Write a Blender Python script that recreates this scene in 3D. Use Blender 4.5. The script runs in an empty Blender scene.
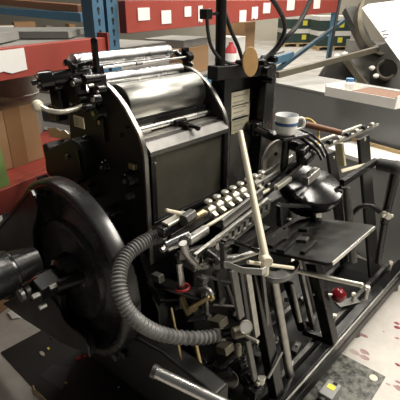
import bpy, bmesh, math, random
from mathutils import Vector, Matrix
V = Vector
random.seed(7)
scene = bpy.context.scene
COL = scene.collection
# ------------------------------------------------------------------ camera
FPX = 430.0
PITCH = math.radians(25.0)
EYE = V((0, 0, 1.65))
FH = V((math.cos(math.radians(42.8)), math.sin(math.radians(42.8)), 0))
RIGHT = V((FH.y, -FH.x, 0))
FWD = FH * math.cos(PITCH) - V((0, 0, 1)) * math.sin(PITCH)
CUP = FH * math.sin(PITCH) + V((0, 0, 1)) * math.cos(PITCH)
cd = bpy.data.cameras.new('camera')
cam = bpy.data.objects.new('camera', cd)
COL.objects.link(cam)
rot = Matrix((RIGHT, CUP, -FWD)).transposed()
cam.matrix_world = Matrix.Translation(EYE) @ rot.to_4x4()
cd.sensor_fit = 'HORIZONTAL'
cd.sensor_width = 36.0
cd.lens = 36.0 * FPX / 400.0
cd.clip_start = 0.02
cd.clip_end = 100
scene.camera = cam
# ------------------------------------------------------------------ world, lamps, exposure
w = bpy.data.worlds.new('world')
scene.world = w
w.use_nodes = True
w.node_tree.nodes['Background'].inputs[0].default_value = (0.80, 0.78, 0.74, 1)
w.node_tree.nodes['Background'].inputs[1].default_value = 0.07
def lamp(name, loc, sx, sy, power, rz=0.0, col=(1.0, 0.94, 0.84)):
    l = bpy.data.lights.new(name, 'AREA')
    l.shape = 'RECTANGLE'
    l.size, l.size_y = sx, sy
    l.energy = power
    l.color = col
    o = bpy.data.objects.new(name, l)
    o.location = loc
    o.rotation_euler = (0, 0, rz)
    COL.objects.link(o)
    return o
lamp('ceiling_lamp', (3.2, 1.6, 4.2), 0.35, 2.6, 95, 0.2)
lamp('ceiling_lamp', (2.6, -1.4, 4.2), 0.35, 2.6, 210, 0.2)
lamp('ceiling_lamp', (1.2, 3.6, 4.2), 0.35, 2.6, 55, 0.2)
lamp('ceiling_lamp', (6.5, 3.2, 4.2), 0.35, 3.6, 105, 0.2)
lamp('ceiling_lamp', (6.0, -0.5, 4.2), 0.35, 2.6, 130, 0.2)
lamp('ceiling_lamp', (11.0, 6.5, 4.2), 0.6, 4.0, 160, 0.2)
lamp('ceiling_lamp', (15.5, 9.0, 4.2), 0.6, 4.0, 160, 0.2)
scene.view_settings.view_transform = 'Standard'
scene.view_settings.look = 'None'
scene.view_settings.gamma = 1.0
scene.view_settings.exposure = 0.45
scene.view_settings.use_curve_mapping = False

def at(px, py, X=None, Y=None, Z=None, D=None):
    """the world point seen along one line of sight, on a plane of the press frame"""
    r = FWD + RIGHT * ((px - 200) / FPX) - CUP * ((py - 200) / FPX)
    if X is not None: t = X / r.x
    elif Y is not None: t = Y / r.y
    elif Z is not None: t = (Z - EYE.z) / r.z
    else: t = D
    return EYE + r * t

# ------------------------------------------------------------------ materials
MATS = {}
def mat(name, col, rough=0.5, metal=0.0, col2=None, nscale=20.0, amount=0.5, rough2=None, bump=0.0, bscale=80.0, spec=0.5, detail=6.0, stretch=None):
    m = bpy.data.materials.new(name)
    m.use_nodes = True
    nt = m.node_tree
    b = nt.nodes['Principled BSDF']
    b.inputs['Base Color'].default_value = (*col, 1)
    b.inputs['Roughness'].default_value = rough
    b.inputs['Metallic'].default_value = metal
    b.inputs['Specular IOR Level'].default_value = spec
    tc = nt.nodes.new('ShaderNodeTexCoord')
    src = tc.outputs['Object']
    if stretch:
        mp = nt.nodes.new('ShaderNodeMapping')
        mp.inputs['Scale'].default_value = stretch
        nt.links.new(src, mp.inputs[0]); src = mp.outputs[0]
    n = nt.nodes.new('ShaderNodeTexNoise')
    n.inputs['Scale'].default_value = nscale
    n.inputs['Detail'].default_value = detail
    n.inputs['Roughness'].default_value = 0.65
    nt.links.new(src, n.inputs['Vector'])
    if col2:
        r = nt.nodes.new('ShaderNodeValToRGB')
        r.color_ramp.elements[0].position = max(0.0, 0.5 - amount * 0.5)
        r.color_ramp.elements[1].position = min(1.0, 0.5 + amount * 0.5)
        r.color_ramp.elements[0].color = (*col, 1)
        r.color_ramp.elements[1].color = (*col2, 1)
        nt.links.new(n.outputs['Fac'], r.inputs[0])
        nt.links.new(r.outputs[0], b.inputs['Base Color'])
    if rough2 is not None:
        q = nt.nodes.new('ShaderNodeMapRange')
        q.inputs[1].default_value = 0.3; q.inputs[2].default_value = 0.7
        q.inputs[3].default_value = rough; q.inputs[4].default_value = rough2
        nt.links.new(n.outputs['Fac'], q.inputs[0])
        nt.links.new(q.outputs[0], b.inputs['Roughness'])
    if bump:
        n2 = nt.nodes.new('ShaderNodeTexNoise')
        n2.inputs['Scale'].default_value = bscale
        nt.links.new(src, n2.inputs['Vector'])
        bp = nt.nodes.new('ShaderNodeBump')
        bp.inputs['Strength'].default_value = bump
        bp.inputs['Distance'].default_value = 0.004
        nt.links.new(n2.outputs['Fac'], bp.inputs['Height'])
        nt.links.new(bp.outputs[0], b.inputs['Normal'])
    MATS[name] = m
    return m
mat('black_enamel', (0.004, 0.004, 0.0045), 0.16, 0, (0.008, 0.008, 0.0078), 9, 0.5, 0.30, spec=0.4)
mat('black_gloss', (0.004, 0.004, 0.0045), 0.12, 0, (0.008, 0.008, 0.008), 12, 0.5, 0.22)
mat('black_dull', (0.005, 0.005, 0.005), 0.30, 0, (0.012, 0.0118, 0.011), 14, 0.5, 0.45, spec=0.3)
mat('wheel_black', (0.014, 0.014, 0.0145), 0.20, 0, (0.024, 0.024, 0.0235), 8, 0.5, 0.32, spec=0.45)
mat('matte_black', (0.004, 0.004, 0.004), 0.30, 0, (0.008, 0.008, 0.0075), 10, 0.5, 0.45, spec=0.25)
mat('frame_black', (0.012, 0.012, 0.0118), 0.42, 0, (0.024, 0.0235, 0.0225), 9, 0.5, 0.55, spec=0.3)
mat('black_rubber', (0.015, 0.015, 0.015), 0.6)
mat('dusty_black', (0.002, 0.002, 0.002), 0.28, 0, (0.034, 0.034, 0.031), 15, 0.32, 0.45, spec=0.2)
mat('panel_dark', (0.075, 0.070, 0.055), 0.34, 0.6, (0.12, 0.112, 0.09), 7, 0.5, 0.46)
mat('steel', (0.62, 0.61, 0.58), 0.24, 1.0, (0.74, 0.73, 0.70), 18, 0.5, 0.34)
mat('rim_steel', (0.24, 0.235, 0.22), 0.30, 1.0, (0.40, 0.39, 0.37), 26, 0.5, 0.45)
mat('drum_steel', (0.30, 0.30, 0.28), 0.30, 1.0, (0.46, 0.455, 0.43), 26, 0.35, 0.42, stretch=(0.4, 4, 4))
mat('chrome', (0.46, 0.46, 0.47), 0.22, 1.0, (0.54, 0.54, 0.54), 10, 0.5, 0.32)
mat('worn_steel', (0.25, 0.245, 0.23), 0.32, 1.0, (0.50, 0.49, 0.46), 26, 0.5, 0.5)
mat('dark_steel', (0.10, 0.10, 0.098), 0.34, 0.9, (0.20, 0.195, 0.185), 22, 0.5, 0.5)
mat('pale_steel', (0.50, 0.48, 0.41), 0.34, 0.8, (0.68, 0.66, 0.58), 30, 0.5, 0.45)
mat('cream_paint', (0.62, 0.56, 0.42), 0.42, 0.15, (0.72, 0.67, 0.53), 30, 0.6, 0.5)
mat('brass', (0.46, 0.35, 0.17), 0.32, 1.0, (0.60, 0.49, 0.28), 30, 0.5, 0.5)
mat('hose_grey', (0.14, 0.14, 0.138), 0.42, 0.3, (0.23, 0.228, 0.22), 30, 0.5, 0.55)
mat('red_gloss', (0.12, 0.005, 0.008), 0.12, 0, (0.16, 0.008, 0.010), 6, 0.5)
mat('red_ring', (0.42, 0.03, 0.025), 0.4)
mat('dark_red', (0.14, 0.015, 0.012), 0.4)
mat('rack_red', (0.29, 0.045, 0.032), 0.40, 0, (0.36, 0.062, 0.044), 5, 0.5, 0.55)
mat('rack_blue', (0.045, 0.125, 0.21), 0.45, 0, (0.075, 0.17, 0.26), 8, 0.5, 0.6)
mat('teal_dark', (0.018, 0.05, 0.075), 0.5)
mat('dark_hole', (0.008, 0.008, 0.010), 0.8)
mat('paper', (0.80, 0.79, 0.76), 0.8, 0, (0.86, 0.85, 0.83), 6, 0.5)
mat('ink_grey', (0.22, 0.22, 0.23), 0.8)
mat('cardboard', (0.28, 0.16, 0.075), 0.8, 0, (0.33, 0.195, 0.097), 7, 0.5)
mat('cardboard_tape', (0.22, 0.115, 0.048), 0.45, 0, (0.25, 0.135, 0.06), 9, 0.5)
mat('carton_grey', (0.20, 0.19, 0.175), 0.8, 0, (0.28, 0.27, 0.25), 5, 0.5)
mat('carton_white', (0.72, 0.70, 0.66), 0.75, 0, (0.80, 0.78, 0.74), 5, 0.5)
mat('green_board', (0.17, 0.26, 0.07), 0.7, 0, (0.20, 0.30, 0.09), 6, 0.5)
mat('slate_board', (0.15, 0.145, 0.135), 0.6, 0, (0.21, 0.205, 0.19), 7, 0.5)
mat('deck_steel', (0.22, 0.215, 0.20), 0.5, 0.4, (0.33, 0.32, 0.30), 7, 0.5)
mat('cabinet_grey', (0.20, 0.205, 0.207), 0.42, 0.1, (0.245, 0.25, 0.25), 3.5, 0.6, 0.52)
mat('cabinet_edge', (0.30, 0.30, 0.29), 0.35, 0.3, (0.40, 0.40, 0.38), 5, 0.5)
mat('bench_white', (0.72, 0.71, 0.68), 0.5, 0, (0.80, 0.79, 0.77), 5, 0.5)
mat('wood_pale', (0.50, 0.35, 0.17), 0.7, 0, (0.60, 0.44, 0.24), 8, 0.5, stretch=(1, 6, 6))
mat('wood_brown', (0.13, 0.052, 0.022), 0.5, 0, (0.19, 0.085, 0.04), 12, 0.5, stretch=(1, 6, 6))
mat('wood_tan', (0.38, 0.22, 0.085), 0.45, 0, (0.47, 0.29, 0.12), 30, 0.5, stretch=(1, 5, 1))
mat('stack_green', (0.020, 0.045, 0.040), 0.6, 0, (0.03, 0.06, 0.05), 4, 0.5)
mat('yellow_label', (0.75, 0.66, 0.06), 0.6)
mat('plate_tan', (0.42, 0.38, 0.24), 0.4, 0.35, (0.52, 0.48, 0.33), 40, 0.4)
mat('plate_pale', (0.58, 0.53, 0.38), 0.4, 0.3, (0.66, 0.61, 0.46), 40, 0.4)
mat('porcelain', (0.80, 0.80, 0.77), 0.12, 0, (0.83, 0.83, 0.80), 5, 0.5)
mat('mug_blue', (0.035, 0.10, 0.24), 0.2)
mat('cord_yellow', (0.56, 0.38, 0.075), 0.45)
mat('olive_metal', (0.12, 0.105, 0.075), 0.45, 0.5, (0.17, 0.155, 0.115), 9, 0.5)
mat('machine_dark', (0.028, 0.027, 0.024), 0.42, 0.2, (0.06, 0.057, 0.05), 9, 0.5)
mat('gauge_face', (0.66, 0.66, 0.62), 0.25)
mat('blue_plastic', (0.10, 0.25, 0.50), 0.4)
mat('box_grey', (0.20, 0.20, 0.20), 0.45, 0.2, (0.28, 0.28, 0.275), 10, 0.5)
mat('tin_grey', (0.36, 0.33, 0.28), 0.5, 0.2, (0.44, 0.41, 0.36), 8, 0.5)
mat('bin_red', (0.45, 0.04, 0.05), 0.5)

# floor: worn concrete with red ink drops near the press
def concrete():
    m = bpy.data.materials.new('concrete')
    m.use_nodes = True
    nt = m.node_tree; L = nt.links.new; N = nt.nodes.new
    b = nt.nodes['Principled BSDF']
    b.inputs['Roughness'].default_value = 0.62
    tc = N('ShaderNodeTexCoord')
    n = N('ShaderNodeTexNoise'); n.inputs['Scale'].default_value = 1.7; n.inputs['Detail'].default_value = 9; n.inputs['Roughness'].default_value = 0.7
    L(tc.outputs['Object'], n.inputs['Vector'])
    r = N('ShaderNodeValToRGB')
    r.color_ramp.elements[0].position = 0.3; r.color_ramp.elements[0].color = (0.36, 0.34, 0.30, 1)
    r.color_ramp.elements[1].position = 0.62; r.color_ramp.elements[1].color = (0.60, 0.57, 0.52, 1)
    L(n.outputs['Fac'], r.inputs[0])
    # drops
    sc = N('ShaderNodeMapping'); sc.inputs['Scale'].default_value = (1.6, 1.0, 1.0)
    L(tc.outputs['Object'], sc.inputs[0])
    wob = N('ShaderNodeTexNoise'); wob.inputs['Scale'].default_value = 30
    L(tc.outputs['Object'], wob.inputs['Vector'])
    mixv = N('ShaderNodeMix'); mixv.data_type = 'VECTOR'; mixv.inputs['Factor'].default_value = 0.03
    L(sc.outputs[0], mixv.inputs[4]); L(wob.outputs['Color'], mixv.inputs[5])
    vo = N('ShaderNodeTexVoronoi'); vo.inputs['Scale'].default_value = 17; vo.inputs['Randomness'].default_value = 1
    L(mixv.outputs[1], vo.inputs['Vector'])
    sep = N('ShaderNodeSeparateColor'); L(vo.outputs['Color'], sep.inputs[0])
    rad = N('ShaderNodeMath'); rad.operation = 'MULTIPLY'; rad.inputs[1].default_value = 0.46
    pw = N('ShaderNodeMath'); pw.operation = 'POWER'; pw.inputs[1].default_value = 2.2
    L(sep.outputs[0], pw.inputs[0]); L(pw.outputs[0], rad.inputs[0])
    lt = N('ShaderNodeMath'); lt.operation = 'LESS_THAN'
    L(vo.outputs['Distance'], lt.inputs[0]); L(rad.outputs[0], lt.inputs[1])
    dist = N('ShaderNodeVectorMath'); dist.operation = 'DISTANCE'; dist.inputs[1].default_value = (2.15 - 8, 0.18 - 4, 0.1)
    L(tc.outputs['Object'], dist.inputs[0])
    near = N('ShaderNodeMapRange'); near.inputs[1].default_value = 0.40; near.inputs[2].default_value = 0.62; near.inputs[3].default_value = 1; near.inputs[4].default_value = 0
    L(dist.outputs['Value'], near.inputs[0])
    mul = N('ShaderNodeMath'); mul.operation = 'MULTIPLY'; L(lt.outputs[0], mul.inputs[0]); L(near.outputs[0], mul.inputs[1])
    smear = N('ShaderNodeTexNoise'); smear.inputs['Scale'].default_value = 5; smear.inputs['Detail'].default_value = 5
    L(tc.outputs['Object'], smear.inputs['Vector'])
    sm = N('ShaderNodeMapRange'); sm.inputs[1].default_value = 0.5; sm.inputs[2].default_value = 0.75; sm.inputs[3].default_value = 0; sm.inputs[4].default_value = 0.4
    L(smear.outputs['Fac'], sm.inputs[0])
    sm2 = N('ShaderNodeMath'); sm2.operation = 'MULTIPLY'; L(sm.outputs[0], sm2.inputs[0]); L(near.outputs[0], sm2.inputs[1])
    m1 = N('ShaderNodeMix'); m1.data_type = 'RGBA'; m1.inputs[7].default_value = (0.50, 0.40, 0.42, 1)
    L(sm2.outputs[0], m1.inputs[0]); L(r.outputs[0], m1.inputs[6])
    m2 = N('ShaderNodeMix'); m2.data_type = 'RGBA'; m2.inputs[7].default_value = (0.20, 0.035, 0.05, 1)
    L(mul.outputs[0], m2.inputs[0]); L(m1.outputs[2], m2.inputs[6])
    L(m2.outputs[2], b.inputs['Base Color'])
    MATS['concrete'] = m
concrete()
def inky_board():
    m = mat('inky_board', (0.012, 0.012, 0.0115), 0.45, 0, (0.19, 0.19, 0.165), 30, 0.24, 0.7, detail=9)
inky_board()
mat('floor_mat', (0.011, 0.010, 0.009), 0.6, 0, (0.022, 0.020, 0.018), 8, 0.5, 0.75)
mat('wall_paint', (0.52, 0.48, 0.40), 0.8, 0, (0.58, 0.54, 0.46), 2, 0.5)

# ------------------------------------------------------------------ mesh helpers
def frame_of(d, up=None):
    d = V(d).normalized()
    u = V(up) if up is not None else V((0, 0, 1))
    if abs(d.dot(u.normalized())) > 0.98: u = V((0, 1, 0)) if abs(d.y) < 0.9 else V((1, 0, 0))
    s = d.cross(u).normalized()
    return d, s, s.cross(d).normalized()
def catmull(pts, n=8):
    P = [V(p) for p in pts]
    if len(P) < 3: return P
    out = []
    for i in range(len(P) - 1):
        p0 = P[i - 1] if i else P[0] * 2 - P[1]
        p1, p2 = P[i], P[i + 1]
        p3 = P[i + 2] if i + 2 < len(P) else P[-1] * 2 - P[-2]
        for k in range(n):
            t = k / n
            out.append(0.5 * ((2 * p1) + (p2 - p0) * t + (2 * p0 - 5 * p1 + 4 * p2 - p3) * t * t + (3 * p1 - p0 - 3 * p2 + p3) * t ** 3))
    out.append(P[-1])
    return out
class MB:
    def __init__(self): self.b = bmesh.new()
    def hexa(self, v8):
        v = [self.b.verts.new(p) for p in v8]
        for f in ((3, 2, 1, 0), (4, 5, 6, 7), (0, 1, 5, 4), (1, 2, 6, 5), (2, 3, 7, 6), (3, 0, 4, 7)):
            self.b.faces.new([v[i] for i in f])
        return self
    def box(self, c, s, R=None):
        c = V(c); h = V(s) * 0.5
        pts = []
        for z in (-1, 1):
            for x, y in ((-1, -1), (1, -1), (1, 1), (-1, 1)):
                p = V((x * h.x, y * h.y, z * h.z))
                pts.append(c + (R @ p if R else p))
        return self.hexa(pts)
    def bar(self, p0, p1, w, h, up=None, w1=None, h1=None):
        p0, p1 = V(p0), V(p1)
        d, s, u = frame_of(p1 - p0, up)
        w1 = w if w1 is None else w1; h1 = h if h1 is None else h1
        A = [p0 + s * (a * w / 2) + u * (b * h / 2) for a, b in ((-1, -1), (1, -1), (1, 1), (-1, 1))]
        B = [p1 + s * (a * w1 / 2) + u * (b * h1 / 2) for a, b in ((-1, -1), (1, -1), (1, 1), (-1, 1))]
        return self.hexa(A + B)
    def rings(self, rings, caps=True):
        vs = [[self.b.verts.new(p) for p in r] for r in rings]
        n = len(vs[0])
        for a, b in zip(vs, vs[1:]):
            for i in range(n):
                self.b.faces.new((a[i], a[(i + 1) % n], b[(i + 1) % n], b[i]))
        if caps:
            self.b.faces.new(list(reversed(vs[0])))
            self.b.faces.new(vs[-1])
        return self
    def tube(self, pts, r, n=12, smooth=True, k=8, caps=True):
        P = catmull(pts, k) if smooth else [V(p) for p in pts]
        N = len(P)
        _, s, u = frame_of(P[1] - P[0])
        rings = []
        for i, p in enumerate(P):
            t = (P[min(i + 1, N - 1)] - P[max(i - 1, 0)]).normalized()
            s = (s - t * s.dot(t)).normalized()
            u = t.cross(s)
            rr = r(i / (N - 1)) if callable(r) else r
            rings.append([p + (s * math.cos(2 * math.pi * j / n) + u * math.sin(2 * math.pi * j / n)) * rr for j in range(n)])
        return self.rings(rings, caps)
    def cyl(self, p0, p1, r0, r1=None, n=24):
        p0, p1 = V(p0), V(p1); r1 = r0 if r1 is None else r1
        d, s, u = frame_of(p1 - p0)
        return self.rings([[p + (s * math.cos(2 * math.pi * j / n) + u * math.sin(2 * math.pi * j / n)) * r for j in range(n)] for p, r in ((p0, r0), (p1, r1))])
    def lathe(self, o, axis, prof, n=48):
        o = V(o); d, s, u = frame_of(axis)
        return self.rings([[o + d * h + (s * math.cos(2 * math.pi * j / n) + u * math.sin(2 * math.pi * j / n)) * max(r, 1e-4) for j in range(n)] for r, h in prof])
    def prism(self, pts, vec):
        vec = V(vec); a = [self.b.verts.new(V(p)) for p in pts]; b = [self.b.verts.new(V(p) + vec) for p in pts]
        n = len(a)
        for i in range(n):
            self.b.faces.new((a[i], a[(i + 1) % n], b[(i + 1) % n], b[i]))
        self.b.faces.new(list(reversed(a))); self.b.faces.new(b)
        return self
    def strip(self, pts, wvec, tvec):
        """a flat band following pts, wide along wvec, thick along tvec"""
        wv, tv = V(wvec) * 0.5, V(tvec) * 0.5
        return self.rings([[V(p) - wv - tv, V(p) + wv - tv, V(p) + wv + tv, V(p) - wv + tv] for p in pts])
    def sphere(self, c, r, sc=(1, 1, 1), n=20):
        c = V(c); m = n // 2
        rg = []
        for i in range(m + 1):
            a = math.pi * i / m
            rr = max(math.sin(a) * r, 1e-4)
            rg.append([c + V((math.cos(2 * math.pi * j / n) * rr * sc[0], math.sin(2 * math.pi * j / n) * rr * sc[1], -math.cos(a) * r * sc[2])) for j in range(n)])
        return self.rings(rg)
    def torus(self, c, axis, R, r, n=32, m=10):
        c = V(c); d, s, u = frame_of(axis)
        vs = []
        for i in range(n):
            a = 2 * math.pi * i / n; e = s * math.cos(a) + u * math.sin(a)
            vs.append([self.b.verts.new(c + e * (R + r * math.cos(2 * math.pi * j / m)) + d * (r * math.sin(2 * math.pi * j / m))) for j in range(m)])
        for i in range(n):
            for j in range(m):
                self.b.faces.new((vs[i][j], vs[(i + 1) % n][j], vs[(i + 1) % n][(j + 1) % m], vs[i][(j + 1) % m]))
        return self
    def build(self, name, material, parent=None, bevel=0.0, label=None, seg=2):
        bm = self.b
        bmesh.ops.recalc_face_normals(bm, faces=bm.faces[:])
        lo = V((1e9,) * 3); hi = V((-1e9,) * 3)
        for v in bm.verts:
            for i in range(3):
                lo[i] = min(lo[i], v.co[i]); hi[i] = max(hi[i], v.co[i])
        org = (lo + hi) / 2
        if parent is None: org.z = lo.z
        for v in bm.verts: v.co -= org
        me = bpy.data.meshes.new(name)
        bm.to_mesh(me); bm.free()
        me.shade_smooth()
        me.set_sharp_from_angle(angle=math.radians(38))
        o = bpy.data.objects.new(name, me)
        me.materials.append(MATS[material])
        COL.objects.link(o)
        pw = V((0, 0, 0)); q = parent
        while q is not None:
            pw += q.location; q = q.parent
        o.parent = parent
        o.location = org - pw
        if bevel:
            md = o.modifiers.new('bevel', 'BEVEL'); md.width = bevel; md.segments = seg; md.limit_method = 'ANGLE'; md.angle_limit = math.radians(40)
            md.harden_normals = True
        if label: o['label'] = label
        return o
def tag(o, label, cat, group=None, kind=None):
    if label: o['label'] = label
    if cat: o['category'] = cat
    if group: o['group'] = group
    if kind: o['kind'] = kind
    return o
def thing(name, label, cat, loc, group=None):
    o = bpy.data.objects.new(name, None)
    COL.objects.link(o)
    o.location = loc
    o.empty_display_size = 0.1
    return tag(o, label, cat, group)
def rz(deg): return Matrix.Rotation(math.radians(deg), 3, 'Z')

# ------------------------------------------------------------------ setting
fl = MB().box((8, 4, -0.05), (44, 44, 0.1)).build('floor', 'concrete'); tag(fl, None, None, None, 'structure')
ang = 42.8
wc = FH * 20.5
wl = MB().box((wc.x, wc.y, 1.25), (0.2, 44, 2.5), rz(ang)).build('wall_back', 'wall_paint'); tag(wl, None, None, None, 'structure')

# floor mat under the left of the press and inky board at the front right
c0 = at(1, 353, Z=0); c1 = at(45, 401, Z=0); c2 = at(40, 332, Z=0)
e1 = (c1 - c0).normalized(); e2 = (c2 - c0).normalized()
mb = MB().prism([c0, c0 + e1 * 1.3, c0 + e1 * 1.3 + e2 * 0.42, c0 + e2 * 0.42], (0, 0, 0.006))
tag(mb.build('floor_mat', 'floor_mat'), 'black stained floor mat under the flywheel side of the press', 'floor mat')

# ------------------------------------------------------------------ the printing press
PR = thing('printing_press', 'large old black platen letterpress with big flywheel and ribbed hose', 'printing press', (1.3, 1.1, 0))
def P(mb, name, m, bevel=0.0, label=None, parent=None): return mb.build(name, m, parent or PR, bevel, label)
LEAN = V((0, -0.342, -0.940))       # the delivery unit leans towards the platen
X1, X2 = 0.90, 1.345

# base
b = MB()
b.box((1.62, 0.82, 0.11), (1.62, 0.50, 0.06))
P(b, 'base_tray', 'black_dull', 0.004)
b = MB().prism([(0.86, 1.02, 0), (0.86, 1.60, 0), (0.86, 1.60, 0.55), (0.86, 1.50, 0.80), (0.86, 1.12, 0.80), (0.86, 1.02, 0.55)], (0.62, 0, 0))
P(b, 'base_casting', 'black_enamel', 0.01)
b = MB().prism([(0.80, 0.62, 0), (0.80, 1.08, 0), (0.80, 1.08, 0.30), (0.80, 0.70, 0.22), (0.80, 0.62, 0.12)], (0.10, 0, 0))
P(b, 'foot', 'black_dull', 0.006)
# front rail, an L section
RY = 0.585
b = MB().prism([(1.00, RY, 0.055), (1.00, RY - 0.012, 0.085), (1.00, RY - 0.012, 0.185), (1.00, RY, 0.20), (1.00, RY + 0.045, 0.20), (1.00, RY + 0.045, 0.055)], (1.48, 0, 0))
fr_ = P(b, 'front_rail', 'black_enamel', 0.004)
P(MB().bar((1.0, RY - 0.010, 0.196), (2.47, RY - 0.010, 0.196), 0.008, 0.006), 'worn_highlight_edge', 'worn_steel', 0.001, 'bright strip for the edge highlight', fr_)  # pale steel strip put in as the highlight along the rail's top edge
for dy in (0.085, 0.30):
    P(MB().box((1.73, RY + dy, 0.165), (1.44, 0.022, 0.03)), 'slide_rail', 'dark_steel', 0.002)
for x in (1.02, 1.9, 2.45):
    P(MB().cyl((x, RY + 0.03, 0), (x, RY + 0.03, 0.06), 0.03, 0.024), 'levelling_foot', 'dark_steel')

# flywheel
FW = V((0.650, 1.285, 0.725))
prof = [(0.03, 0.005), (0.055, 0.005), (0.065, 0.02), (0.10, 0.026), (0.16, 0.020), (0.185, 0.012), (0.198, 0.012), (0.205, 0.030), (0.25, 0.040), (0.295, 0.036), (0.308, 0.026), (0.316, 0.008), (0.324, 0.002), (0.344, 0.0), (0.351, 0.004), (0.355, 0.012), (0.355, 0.062), (0.348, 0.070), (0.29, 0.072), (0.28, 0.065), (0.10, 0.065), (0.10, 0.26), (0.05, 0.26)]
fw = P(MB().lathe(FW, (1, 0, 0), prof, 96), 'flywheel', 'wheel_black')
P(MB().box(FW + V((0.030, -0.06, -0.02)), (0.02, 0.045, 0.045), Matrix.Rotation(0.25, 3, 'X')), 'window_block', 'dark_steel', 0.003, None, fw)
hub = P(MB().lathe(FW + V((-0.10, 0, 0)), (1, 0, 0), [(0.02, 0), (0.04, 0.0), (0.045, 0.008), (0.045, 0.06), (0.06, 0.07), (0.075, 0.13)], 40), 'hub', 'black_enamel', 0, None, fw)
# clutch block with red mark before the hub
q = at(46, 285, X=0.54)
b = MB(); b.box(q, (0.08, 0.07, 0.062), Matrix.Rotation(0.3, 3, 'X')); b.cyl(q + V((-0.07, 0.03, -0.015)), q + V((0.02, 0.03, -0.015)), 0.032, n=20); b.cyl(q + V((0.02, -0.03, 0)), q + V((0.12, -0.05, -0.005)), 0.022)
cl = P(b, 'clutch_block', 'black_dull', 0.006)
P(MB().box(q + V((-0.045, 0.03, 0.042)), (0.05, 0.036, 0.010), Matrix.Rotation(0.3, 3, 'X')), 'red_mark', 'dark_red', 0.001, 'dark red mark', cl)
P(MB().cyl(q + V((-0.085, 0.03, -0.015)), q + V((-0.069, 0.03, -0.015)), 0.024, n=20), 'end_nut', 'dark_steel', 0.002, None, cl)
for dx, dy, dz in ((-0.055, -0.030, 0.0), (-0.05, -0.055, -0.035), (0.0, -0.05, 0.018)):
    P(MB().cyl(q + V((dx - 0.012, dy, dz)), q + V((dx + 0.014, dy, dz)), 0.009, n=6), 'nut', 'worn_steel', 0, None, cl)
# motor towards the left
m0 = at(-10, 277, X=0.36)
d = V((1, 0.02, 0))
P(MB().lathe(m0 + V((-0.15, 0, -0.01)), d, [(0.05, 0), (0.068, 0.006), (0.072, 0.02), (0.072, 0.19), (0.066, 0.2), (0.066, 0.215), (0.060, 0.22), (0.045, 0.30)], 48), 'motor', 'black_enamel')
# flywheel guard plate to the left
gx = 0.615
ps = [at(x, y, X=gx) for x, y in ((-30, 262), (30, 190), (34, 196), (37.5, 206), (36, 216), (32.5, 231), (33, 248), (36, 268), (36, 300), (-30, 300))]
P(MB().prism(ps, (0.018, 0, 0)), 'flywheel_guard', 'matte_black', 0.004)
ps = [at(x, y, X=gx) for x, y in ((-4, 228), (29, 190), (32, 190), (35, 196), (33, 197), (30, 193), (-2, 231))]
P(MB().prism([p - V((0.006, 0, 0)) for p in ps], (0.012, 0, 0)), 'guard_lip', 'black_enamel', 0.002)
# lower side cover with the wavy edge
gx = 0.61
ps = [at(x, y, X=gx) for x, y in ((2, 304), (36, 285), (60, 297), (60, 312), (67, 322), (75, 330), (84, 336), (88, 344), (91, 356), (60, 343), (24, 320))]
P(MB().prism(ps, (0.03, 0, 0)), 'side_cover', 'black_dull', 0.006)
edge = [at(x, y, X=gx - 0.004) for x, y in ((50, 296), (58, 306), (63, 317), (72, 328), (83, 336), (88, 345), (90, 356))]
P(MB().tube(edge, 0.006, 8), 'cover_rim', 'black_enamel')
# long lower casting running from the flywheel towards the camera side
ps = [at(x, y, X=0.73) for x, y in ((70, 322), (112, 325), (160, 352), (215, 396), (215, 425), (150, 402), (92, 358))]
P(MB().prism(ps, (0.07, 0, 0)), 'lower_casting', 'black_dull', 0.01)
q = at(118, 355, X=0.722)
P(MB().cyl(q + V((-0.02, 0, 0)), q + V((0.03, 0, 0)), 0.018, n=6), 'hex_bolt', 'dark_steel', 0.002)
P(MB().box(at(122, 351, X=0.725), (0.03, 0.06, 0.03)), 'cast_lug', 'black_enamel', 0.004)

# ink unit side frames
out = [(1.092, 0.45), (1.092, 1.15), (1.097, 1.19), (1.115, 1.235), (1.149, 1.278), (1.18, 1.315), (1.217, 1.345), (1.26, 1.372), (1.30, 1.388), (1.36, 1.395), (1.42, 1.385), (1.50, 1.33), (1.56, 1.20), (1.58, 1.0), (1.58, 0.45)]
for x, nm in ((X1, 'side_frame'), (X2, 'side_frame')):
    sf = P(MB().prism([(x, y, z) for y, z in out], (0.018, 0, 0)), nm, 'frame_black', 0.004)
    oo = [V((0, y, z)) for y, z in out[0:10]]
    inn = []
    for i, p in enumerate(oo):
        t = (oo[min(i + 1, len(oo) - 1)] - oo[max(i - 1, 0)]).normalized()
        inn.append(p + V((0, t.z, -t.y)) * 0.007)
    # rim follows the front edge
    rim = MB()
    rim.rings([[V((x - 0.004, a.y - 0.003, a.z + 0.002)), V((x + 0.013, a.y - 0.003, a.z + 0.002)), V((x + 0.013, c.y, c.z)), V((x - 0.004, c.y, c.z))] for a, c in zip(oo, inn)])
    P(rim, 'steel_rim', 'rim_steel', 0.001, 'bright worn steel edge', sf)
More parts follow.
